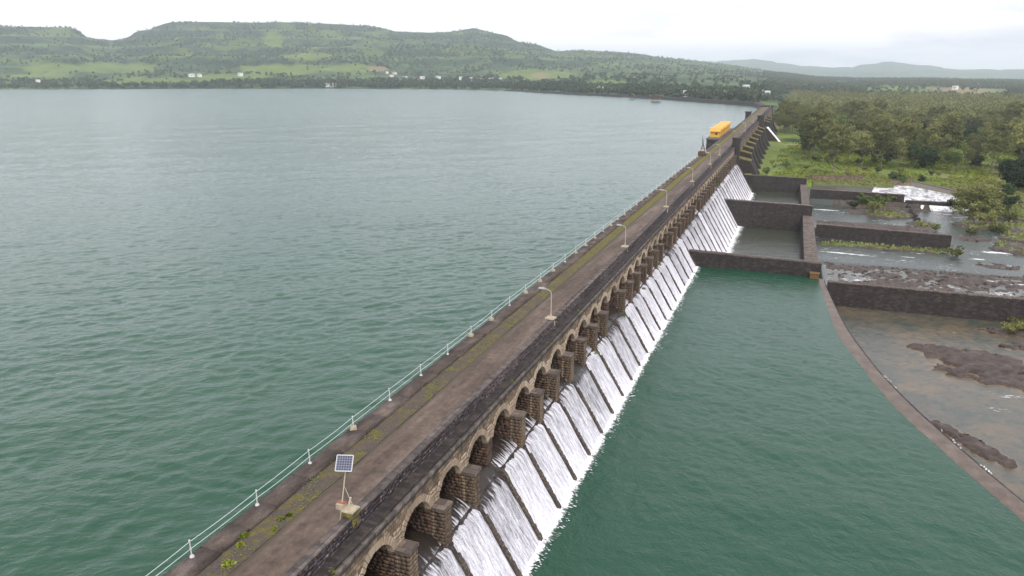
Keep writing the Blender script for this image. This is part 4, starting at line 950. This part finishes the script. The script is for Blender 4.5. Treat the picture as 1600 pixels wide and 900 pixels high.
# far earth embankment closing the lake
def build_embankment():
    e = empty('embankment', (-31.5, 652, 0)); tag(e, 'long low dark stone-faced embankment closing the far side of the lake', 'embankment')
    pts = EMB + [(-560, 1330)]; mb = MB(); P = []
    for i in range(len(pts)-1):
        for k in range(8): P.append(Vector((*pts[i], 0)).lerp(Vector((*pts[i+1], 0)), k/8))
    P.append(Vector((*pts[-1], 0)))
    for i in range(len(P)-1):
        def sec(j):
            d = (P[min(j+1, len(P)-1)]-P[max(j-1, 0)]).normalized(); n = Vector((-d.y, d.x, 0)); c = P[j]; h = 11.2-3.0*min(1, j/len(P))**2
            return [c+n*4+Vector((0, 0, 2)), c+Vector((0, 0, h-.3)), c-n*.5+Vector((0, 0, h)), c-n*5+Vector((0, 0, h)), c-n*20+Vector((0, 0, -3))]
        A, B = sec(i), sec(i+1)
        for k in range(4): mb.quad(A[k], A[k+1], B[k+1], B[k])
    o = mb.build('stone_face', M['dark']); o.parent = e; o.matrix_parent_inverse = Matrix.Translation(e.location).inverted()
build_embankment()
for lab, px, py in (('rust red pump house standing on the far embankment', 1025, 151), ('reddish shed on the far embankment, left of the pump house', 988, 148)):
    c = at(px, py+2, 11); root = empty('pump_house', (c.x, c.y, 9.5)); tag(root, lab, 'building'); s = .75 if px > 1000 else .5
    mb = MB(); mb.box(-7*s, 7*s, -4, 4, 0, 5*s); mb.build('wall', M['rust'], root)
    mb = MB(); mb.prism_y([(-7.6*s, 5*s), (7.6*s, 5*s), (0, 7.4*s)], -4.5, 4.5); mb.build('roof', M['rust'], root)

# ------------------------------------------------------------------ houses across the water
def house_kind(wm, rm, w, l, h, flat):
    root = empty('village_house'); mb = MB(); mb.box(-w, w, -l, l, -2, h); wl = mb.build('wall', M[wm], root)
    mb = MB()
    for x in (-w*.5, w*.5): mb.box(x-.5, x+.5, -l-.05, -l+.1, h*.35, h*.7)
    mb.build('window', M['dark_hole'], wl)
    mb = MB(); mb.box(-.5, .5, -l-.05, -l+.1, 0, h*.65); mb.build('door', M['dark_hole'], wl)
    mb = MB()
    if flat: mb.box(-w-.3, w+.3, -l-.3, l+.3, h, h+.35)
    else: mb.hexa([(-w-.5, -l-.5, h), (w+.5, -l-.5, h), (w+.5, l+.5, h), (-w-.5, l+.5, h), (-w-.4, -.15, h+2.0), (w+.4, -.15, h+2.0), (w+.4, .15, h+2.0), (-w-.4, .15, h+2.0)])
    mb.build('roof', M[rm], root); return root
HK = [house_kind('housewhite', 'housewhite', 4.2, 4, 5.5, True), house_kind('housewhite', 'roofred', 5, 3.5, 3.5, False), house_kind('housepink', 'roofred', 4.5, 3.5, 3.5, False), house_kind('housewhite', 'roofgrey', 6, 3.5, 3.5, False), house_kind('housewhite', 'roofblue', 9, 5, 4, False)]
HS = [(467, 131, 4), (472, 134, 2), (478, 133, 2), (512, 136, 0), (518, 136, 0), (526, 135, 2), (605, 115, 3), (617, 116, 1), (633, 124, 0), (650, 126, 2), (657, 127, 0), (660, 124, 0), (612, 120, 1), (685, 124, 0), (720, 125, 0), (738, 126, 0), (748, 127, 1), (768, 127, 0), (782, 127, 0), (860, 131, 0), (868, 132, 3), (884, 133, 3), (905, 137, 0), (926, 139, 0), (932, 138, 0), (941, 142, 0), (946, 140, 0), (938, 144, 0), (1070, 151, 0), (1085, 149, 0), (1117, 146, 2), (1127, 151, 0), (1135, 152, 0), (1145, 152, 0), (1153, 151, 3), (1159, 153, 0), (1186, 150, 0), (1196, 149, 3), (1237, 137, 2), (1247, 136, 2), (1257, 137, 0), (1257, 154, 2), (1263, 155, 1), (1275, 156, 0), (1279, 156, 0), (1285, 142, 0), (1296, 145, 0), (1305, 143, 0), (1312, 142, 0), (1402, 156, 0), (1410, 157, 3), (60, 130, 0), (300, 120, 3), (312, 120, 3), (376, 119, 0), (1492, 140, 0), (1320, 149, 0), (1200, 143, 0), (1165, 140, 0)]
def place_name(px):
    for lim, s in ((200, 'at the far left shore'), (420, 'on the slope above the left shore'), (545, 'by the water below the bright fields'), (700, 'in the village below the middle of the long hill'), (800, 'in the tree belt right of the middle village'), (895, 'above the left end of the embankment'), (960, 'in the white cluster above the embankment'), (1100, 'just beyond the right half of the embankment'), (1215, 'in the village behind the far end of the dam'), (1330, 'among trees right of the dam end')):
        if px < lim: return s
    return 'far out on the wooded plain at right'
HL = ['white flat-roofed house', 'white house with clay roof', 'pinkish house with clay roof', 'long white house with grey roof', 'wide white shed with blue roof']
usedk = set()
for px, py, kd in HS:
    c = march(px, py, 850); o = HK[kd] if kd not in usedk else copy_tree(HK[kd]); usedk.add(kd)
    o.location = (c.x, c.y, c.z+1.4); o.rotation_euler[2] = random.uniform(-.6, .6) + (math.pi/2 if random.random() < .2 else 0)
    lab = HL[kd] + ' ' + place_name(px); tag(o, lab, 'house', HL[kd]+'s '+place_name(px))

# ------------------------------------------------------------------ trees
def tree_kind(seed, h, spread, ncl, per, leaf, leafmat, trunk_frac=.35, airy=1.0, trunk_r=.22, flat=.0, drop=0.0):
    rng = np.random.default_rng(seed); rr = random.Random(seed); mb = MB()
    base = Vector((0, 0, -.4)); tips = []
    fork = Vector((rr.uniform(-.4, .4), rr.uniform(-.4, .4), h*trunk_frac))
    mid = base.lerp(fork, .5)+Vector((rr.uniform(-.2, .2), rr.uniform(-.2, .2), 0))
    mb.tube(base, mid, trunk_r, trunk_r*.8, 7); mb.tube(mid, fork, trunk_r*.8, trunk_r*.65, 7)
    nl = rr.randint(4, 6)
    for i in range(nl):
        a = 2*math.pi*i/nl + rr.uniform(-.4, .4); rad = spread*rr.uniform(.3, .75); z = h*rr.uniform(.6, .88)
        e = Vector((math.cos(a)*rad, math.sin(a)*rad, z)); m = fork.lerp(e, .5)+Vector((0, 0, h*.04))
        mb.tube(fork, m, trunk_r*.5, trunk_r*.32, 6); mb.tube(m, e, trunk_r*.32, trunk_r*.12, 5); tips += [m, e]
        for j in range(2):
            e2 = m + Vector((rr.uniform(-1, 1)*spread*.4, rr.uniform(-1, 1)*spread*.4, h*rr.uniform(.05, .25))); mb.tube(m, e2, trunk_r*.2, trunk_r*.08, 4); tips.append(e2)
    top = Vector((rr.uniform(-.5, .5), rr.uniform(-.5, .5), h*.93)); mb.tube(fork, top, trunk_r*.5, trunk_r*.1, 6); tips.append(top)
    trunk = mb.mesh('trunk', M['bark'], True)
    C = []
    for i in range(ncl):
        if i < len(tips): c = np.array(tips[i])
        else:
            while True:
                v = rng.uniform(-1, 1, 3)
                if .25 < np.dot(v, v) < 1: break
            c = np.array([v[0]*spread*.85, v[1]*spread*.85, h*(trunk_frac*.9 + (1-trunk_frac*.9)*(.5+.5*v[2]))])
            c[2] -= drop*h*(np.hypot(v[0], v[1]))**2*.25
        cr = spread*rng.uniform(.16, .34)*airy; n = int(per*rng.uniform(.6, 1.4))
        d = rng.normal(size=(n, 3)); d /= np.linalg.norm(d, axis=1)[:, None]; d *= (cr*rng.random(n)**.45)[:, None]; d[:, 2] *= .62
        C.append(c+d)
    C = np.concatenate(C); V, F = cards(C, leaf, rng, flat)
    return trunk, np_mesh('crown', V, F, leafmat)
TK = {}
for i in range(5): TK['olive%d' % i] = tree_kind(100+i, 17.5, 6.3, 50, 50, .56, M['leaf_olive'], .36, .95)
for i in range(3): TK['green%d' % i] = tree_kind(120+i, 12, 5.2, 46, 54, .52, M['leaf_green'], .27, 1.0)
for i in range(3): TK['dark%d' % i] = tree_kind(140+i, 10.5, 5.2, 60, 60, .52, M['leaf_dark'], .18, 1.05)
TK['willow'] = tree_kind(160, 13.5, 8.2, 110, 80, .5, M['leaf_olive'], .12, .8, .3, drop=1.0)
TK['bigdark'] = tree_kind(161, 13, 8.2, 110, 80, .6, M['leaf_dark'], .15, .9, .35)
TK['bush0'] = tree_kind(170, 3.2, 2.0, 20, 40, .3, M['leaf_green'], .1, 1.1, .1)
TK['bush1'] = tree_kind(171, 3.0, 2.3, 22, 40, .3, M['leaf_dark'], .1, 1.1, .1)
TK['bush2'] = tree_kind(172, 2.6, 2.0, 18, 40, .26, M['reed'], .08, 1.1, .08)
NAMES = {'olive': ('tall_tree', 'tall airy olive-green tree'), 'green': ('leafy_tree', 'mid-green leafy tree'), 'dark': ('dense_tree', 'dense dark green round tree'), 'bush': ('bush', 'low leafy bush')}
def put_tree(kind, x, y, z, s, label, group=None, name=None, cat='tree'):
    tr, crn = TK[kind]; r = empty(name or NAMES[kind.rstrip('0123456789')][0], (x, y, z), random.uniform(0, 6.28)); r.scale = (s*random.uniform(.9, 1.1), s*random.uniform(.9, 1.1), s*random.uniform(.88, 1.12))
    link_mesh('trunk', tr, r); link_mesh('crown', crn, r); tag(r, label, cat, group); return r
def ground_z(x, y):
    if 7 < x < 102 and y < 336: return max(bed_z(x, y), RIVER-.5)
    return float(terrain(np.array([x]), np.array([y]))[0])
def single(kind, px, py, s, label, name=None, cat='tree', zg=-1.2):
    c = at(px, py, zg); put_tree(kind, c.x, c.y, ground_z(c.x, c.y)-.1, s, label, None, name, cat); return (c.x, c.y)
taken = []
taken.append(single('willow', 1525, 333, 1.0, 'big greyish-green willowy bush beside the rapids, below the meadow', 'willow', zg=-2.5))
taken.append(single('bigdark', 1592, 298, 1.0, 'broad dark green tree at right edge behind the willow bush', 'broad_tree'))
taken.append(single('olive0', 1300, 272, 1.25, 'tall pale olive tree standing forward on the meadow near the low wall'))
taken.append(single('olive1', 1262, 250, 1.3, 'leftmost tall olive tree of the clump by the outlet pool'))
taken.append(single('olive2', 1280, 253, 1.25, 'second tall olive tree of the clump by the outlet pool'))
taken.append(single('olive3', 1272, 246, 1.3, 'tall olive tree at the back of the clump by the outlet pool'))
taken.append(single('dark0', 1385, 256, 1.15, 'dense dark round tree at the middle of the meadow edge'))
taken.append(single('dark1', 1362, 232, 1.2, 'dense dark round tree behind the meadow, beside a bare earth patch'))
taken.append(single('dark2', 1408, 236, 1.1, 'dense dark tree right of the bare earth patch'))
taken.append(single('green0', 1345, 255, 1.0, 'mid-green tree on the meadow edge left of the dark round tree'))
taken.append(single('green1', 1425, 262, 1.0, 'mid-green tree on the meadow edge right of the dark round tree'))
taken.append(single('olive4', 1460, 262, .95, 'pale olive tree on the meadow above the slanting channel wall'))
taken.append(single('green2', 1490, 268, .9, 'leafy green tree just left above the willow bush'))
taken.append(single('dark0', 1440, 285, .35, 'low dark bush on the meadow behind the slanting channel wall', 'bush', 'bush'))
taken.append(single('bush0', 1408, 285, 1.2, 'green bush between the two rubble walls', 'bush', 'bush'))
taken.append(single('bush1', 1395, 283, 1.3, 'dark bush beside the end of the meadow rubble wall', 'bush', 'bush'))
for i, (px, py, kd, s, lab) in enumerate([(1350, 318, 'bush0', 1.5, 'green bush on rocks behind the farthest river wall'), (1375, 325, 'bush0', 1.7, 'large green bush on rocks right of the farthest river wall end'), (1392, 318, 'bush2', 1.4, 'yellowish bush at the end of the farthest river wall'), (1365, 330, 'bush2', 1.5, 'yellowish bush at the water edge below the large green bush'), (1335, 322, 'bush1', 1.0, 'small dark bush in front of the farthest river wall'), (1540, 350, 'bush2', 1.6, 'yellowish grass bush on the islet below the willow'), (1560, 356, 'bush2', 1.5, 'yellowish grass bush on the islet, second from the willow'), (1580, 340, 'bush2', 1.6, 'yellowish grass bush at right edge of the rapids'), (1520, 362, 'bush2', 1.1, 'small yellowish tuft on the islet rocks'), (1495, 393, 'bush2', 1.2, 'yellowish tuft at the end of the middle river wall'), (1440, 352, 'bush2', 1.3, 'yellowish tuft on rocks beyond the middle river wall'), (1462, 355, 'bush0', .9, 'green tuft on rocks beyond the middle river wall'), (1575, 333, 'bush1', 1.6, 'dark bush at the foot of the willow, right side'), (1490, 325, 'bush1', 1.2, 'dark bush at the foot of the willow, left side'), (1570, 318, 'dark1', .5, 'bright leafy shrub behind the willow at right'), (1585, 512, 'bush2', 1.0, 'grassy tuft at the right end foot of the nearest river wall'), (1600, 505, 'bush2', 1.2, 'grassy tuft against the nearest river wall at right edge')]):
    c = at(px, py, -3.0); put_tree(kd, c.x, c.y, ground_z(c.x, c.y)-.05, s, lab, None, 'bush', 'bush')
# bushes on the meadow by the dam
def mz(px): return 'beside the dam ribs' if px < 1250 else 'behind the farthest cross wall' if px < 1310 else 'behind the grey rubble wall' if px < 1400 else 'above the slanting channel wall'
for i in range(26):
    px = random.uniform(1195, 1480); py = random.uniform(246, 276); c = at(px, py, -1.1)
    if c.x < -6 and c.y > 480: continue
    put_tree(random.choice(['bush0', 'bush0', 'bush1', 'bush2']), c.x, c.y, ground_z(c.x, c.y)-.1, random.uniform(.5, 1.2), 'low bush in the meadow grass ' + mz(px), 'bushes scattered over the meadow ' + mz(px), 'bush', 'bush')
# the wood: nearest trees one by one, the rest as a mass
cand = []
a0, a1 = px_az(1206)[0], px_az(1680)[0]
for _ in range(5200):
    r = math.sqrt(random.uniform(352**2, 1120**2)); a = random.uniform(a0, a1); x, y = r*math.sin(a), r*math.cos(a)
    if x < 4 + 0*y and y < 520: continue
    if x < -14: continue
    if y < 540 and fbm(x/30+3, y/30, 3) < .455: continue
    if y < 366 and x < 78: continue
    if y < 398 and x < 14: continue
    if 430 < y < 520 and x > 92 and abs(y-478) < 14: continue
    if (x-118)**2+(y-500)**2 < 30**2: continue
    if ((x-32)/10)**2+((y-452)/14)**2 < 1: continue
    if any((x-p)**2+(y-q)**2 < 30 for p, q in taken): continue
    cand.append((r, x, y))
cand.sort(); keep = []; cell = {}
for r, x, y in cand:
    dmin = 7.4 if r < 700 else 8.5; ci = (int(x//8), int(y//8))
    if any((x-p)**2+(y-q)**2 < dmin*dmin for i in (-1, 0, 1) for j in (-1, 0, 1) for p, q in cell.get((ci[0]+i, ci[1]+j), ())): continue
    cell.setdefault(ci, []).append((x, y)); keep.append((r, x, y))
WL = {'olive': 'airy olive tree', 'green': 'mid-green tree', 'dark': 'dense dark tree'}
inv = [q for q in keep if q[0] < 2000]
ORD = ['first', 'second', 'third', 'fourth', 'fifth', 'sixth', 'seventh', 'eighth', 'ninth', 'tenth', 'eleventh', 'twelfth', 'thirteenth', 'fourteenth', 'fifteenth', 'sixteenth', 'seventeenth', 'eighteenth', 'nineteenth', 'twentieth']
chosen = []
for r, x, y in inv[:270]:
    m = fbm(x/50+8, y/50, 2); w = random.random()
    chosen.append(('dark' if (m > .56 and w < .6) or w < .08 else ('green' if w < .3 else 'olive'), r, x, y))
count = {}
for kd, r, x, y in sorted(chosen, key=lambda q: q[2]/q[3]):
    n = {'olive': 5, 'green': 3, 'dark': 3}[kd]; grp = WL[kd]+'s in the front row of the wood'
    side = 'close to the dam end' if x/y < .06 else 'left of its middle' if x/y < .14 else 'right of its middle' if x/y < .22 else 'by the right picture edge'
    if r < 430 and count.get(kd, 0) < 20:
        lab = WL[kd]+' in the front row of the wood, '+ORD[count.get(kd, 0)]+' of these from the left'; count[kd] = count.get(kd, 0)+1
    else:
        zone = ('a few rows into the wood ' if r < 520 else 'halfway back in the wood ' if r < 620 else 'deep in the wood ')+side; lab = WL[kd]+' '+zone; grp = WL[kd]+'s '+zone
    put_tree('%s%d' % (kd, random.randrange(n)), x, y, ground_z(x, y)-.1, random.uniform(.55, 1.2), lab, grp)
def mass(name, pts, per, leaf, mat, hh, label, cat):
    rng = np.random.default_rng(len(pts)); P = np.array(pts); n = len(P); H = hh*rng.uniform(.65, 1.25, n)
    C = P[:, None, :] + np.zeros((n, per, 3)); d = rng.normal(size=(n, per, 3)); d /= np.linalg.norm(d, axis=2)[..., None]; d *= (rng.random((n, per))**.33)[..., None]
    C[..., 0] += d[..., 0]*H[:, None]*.42; C[..., 1] += d[..., 1]*H[:, None]*.42; C[..., 2] += H[:, None]*(.58+.42*d[..., 2])
    V, F = cards(C.reshape(-1, 3), leaf, rng); tag(link_mesh(name, np_mesh(name, V, F, mat)), label, cat, kind='stuff')
rest = [(x, y, ground_z(x, y)-.2) for r, x, y in inv[270:]]
mass('distant_wood', rest, 110, 1.45, M['leaf_farolive'], 15.5, 'olive wood stretching away behind the nearer trees', 'wood')
# far trees on the plain, the shore belt and the hills
def far_trees():
    pts = []; n = 75000
    a = RNG.uniform(px_az(-160)[0], px_az(1760)[0], n); u = RNG.random(n); r = 780 + (3250-780)*u**.85
    x, y = r*np.sin(a), r*np.cos(a); z = terrain(x, y); r0 = np.interp(a, SH_A, SH_R)
    left = a < A_LAKE; t = (r-r0)/(RIDGE-r0)
    dens = fbm(x/85+2, y/85+7, 4); band = np.where(left, sstep(.18, .02, t), 0); H = CAM_Z + RIDGE*np.interp(a, SK_A, SK_E)
    pr = np.where(left, .75*band + .8*sstep(.46, .6, dens)*sstep(.0, .06, t) + .1, .9*sstep(.34, .5, dens))
    ok = (RNG.random(n) < pr) & (z > LAKE+.4) & left & (t > .002) | (RNG.random(n) < pr) & ~left & (r > 1080)
    slope = (terrain((r+7)*np.sin(a), (r+7)*np.cos(a))-terrain((r-7)*np.sin(a), (r-7)*np.cos(a)))/14
    ok &= ~left | (t < .12) | (RNG.random(n) < .25+1.2*sstep(.1, .3, slope))
    fl = np.zeros(n)
    for px, py, w, h in FIELDS:
        c = march(px, py); dist = math.hypot(c.x, c.y); rw = w/FPX*dist
        e = ((a-math.atan2(c.x, c.y))*dist/rw)**2 + ((z-c.z)/(h/FPX*dist+1.5))**2 + ((r-dist)/420)**2; fl = np.maximum(fl, e < .95)
    ok &= (fl < .5) | (RNG.random(n) < .04)
    P = np.stack([x, y, z-.3], 1)[ok]; P = P[:26000]; rr = np.hypot(P[:, 0], P[:, 1])
    nearP = P[rr < 1700]; farP = P[rr >= 1700]
    mass('shore_trees', nearP.tolist(), 26, 2.8, M['leaf_far'], 9.5, 'belt of dark trees along the far shore and plain', 'wood')
    mass('hill_trees', farP.tolist(), 12, 3.0, M['leaf_far'], 5.4, 'scattered dark trees and scrub over the hills', 'wood')
far_trees()

# ------------------------------------------------------------------ weeds on the dam
def weed(x, y, z, s, label, group=None, kind='weed'):
    rng = np.random.default_rng(int(abs(x*97+y*13+z*5)) % 100000); n = int(70+60*s); d = rng.normal(size=(n, 3)); d /= np.linalg.norm(d, axis=1)[:, None]; d *= (s*rng.random(n)**.5)[:, None]
    d[:, 2] = np.abs(d[:, 2])*.7; V, F = cards(d, .22*max(.6, s), rng)
    o = link_mesh('weed_clump', np_mesh('weed_clump', V, F, M[kind]), None, (x, y, z)); tag(o, label, 'weed', group)
for px, py, s, lab in [(357, 882, .42, 'brightest green weed clump on the gravel strip near the bottom edge'), (380, 837, .3, 'round green weed clump on the gravel strip, near the kerb'), (439, 811, .26, 'pair of green weeds beside the road, left clump'), (452, 805, .26, 'pair of green weeds beside the road, right clump'), (375, 851, .26, 'small green weed below the round clump on the gravel'), (430, 826, .2, 'tiny weed at the road edge below the pair'), (545, 722, .38, 'green weed clump behind the solar panel')]:
    c = at(px, py, 12.5); weed(c.x, c.y, 12.48, s, lab)
for px, py, s, lab in [(509, 893, .34, 'weed on the ledge near the bottom edge of the picture'), (591, 809, .24, 'weed on the ledge below the solar panel'), (657, 739, .24, 'weed on the ledge above the second buttress'), (708, 685, .22, 'weed on the ledge above the third buttress'), (755, 638, .22, 'small weed on the ledge past the bare pier'), (793, 598, .42, 'larger dry weed clump on the ledge midway to the first lamp'), (852, 537, .34, 'weed on the ledge right below the first lamp post'), (899, 487, .36, 'yellowish weed on the ledge past the first lamp post')]:
    c = at(px, py, 12.2); weed(-23.1, c.y, 12.22, s, lab)
for i, (px, py, zz, s, lab) in enumerate([(932, 552, 5.2, .5, 'green plant on the groin below the first lamp post'), (973, 494, 5.2, .5, 'green plant at a groin head under the second lamp post'), (1030, 414, 5.3, .6, 'green plant at a groin head near the nearest cross wall'), (1006, 452, 5.0, .45, 'green plant low on a groin before the nearest cross wall')]):
    d = ray(px, py); s_ = -20.8/d.x; weed(-20.8, d.y*s_, CAM_Z+d.z*s_, s, lab, None, 'leaf_green')
for i, (y, s, lab) in enumerate([(226, 1.3, 'shrub growing from the arches above the farther low pool'), (262, 1.2, 'shrub growing from the arches near the spillway end')]):
    weed(-22.2, y, 8.6, s, lab, None, 'leaf_dark')
# low moss cushions over the gravel strip, uncountable
def moss_mass():
    rng = np.random.default_rng(5); n = 14000; y = Y_A + (300-Y_A)*rng.random(n)**1.3; x = rng.uniform(-30.2, -28.35, n)
    ok = fbm(x*.9+4, y*.55, 4) + .0006*(y-40) > .545; x, y = x[ok], y[ok]
    V, F = cards(np.stack([x, y, 0*x], 1), .13, rng); V[:, 2] = 12.5+np.abs(V[:, 2])*.35
    tag(link_mesh('moss', np_mesh('moss', V, F, M['reed'])), 'dull yellow-green moss over the gravel strip of the deck', 'moss', kind='stuff')
moss_mass()
# grass over the riverbank and meadow edge
def grass_mass():
    rng = np.random.default_rng(9); n = 30000; a = rng.uniform(a0-.03, a1, n); r = rng.uniform(308, 520, n); x, y = r*np.sin(a), r*np.cos(a)
    ok = ((x < 7) & (y > 307) & (x > -9)) | ((x >= 7) & (y > 327)); ok &= fbm(x/9, y/9, 3) > .42; ok &= ~((x < 8) & (y > 480)); x, y = x[ok], y[ok]
    z = terrain(x, y); V, F = cards(np.stack([x, y, z+rng.uniform(.05, .5, len(x))], 1), .75, rng)
    tag(link_mesh('meadow_grass', np_mesh('meadow_grass', V, F, M['weed'])), 'tall bright green grass of the meadow', 'grass', kind='stuff')
grass_mass()

# ------------------------------------------------------------------ haze
def build_haze():
    mb = MB(); mb.box(-11500, 11500, -3500, 12000, -60, 262)
    t = NT('haze_air'); v = t.n('ShaderNodeVolumePrincipled', {'Color': (.88, .945, 1.0), 'Density': 1.55e-4, 'Anisotropy': .72}); t.t.links.new(v.outputs[0], t.out.inputs['Volume'])
    o = mb.build('haze', t.m); tag(o, kind='stuff')
build_haze()
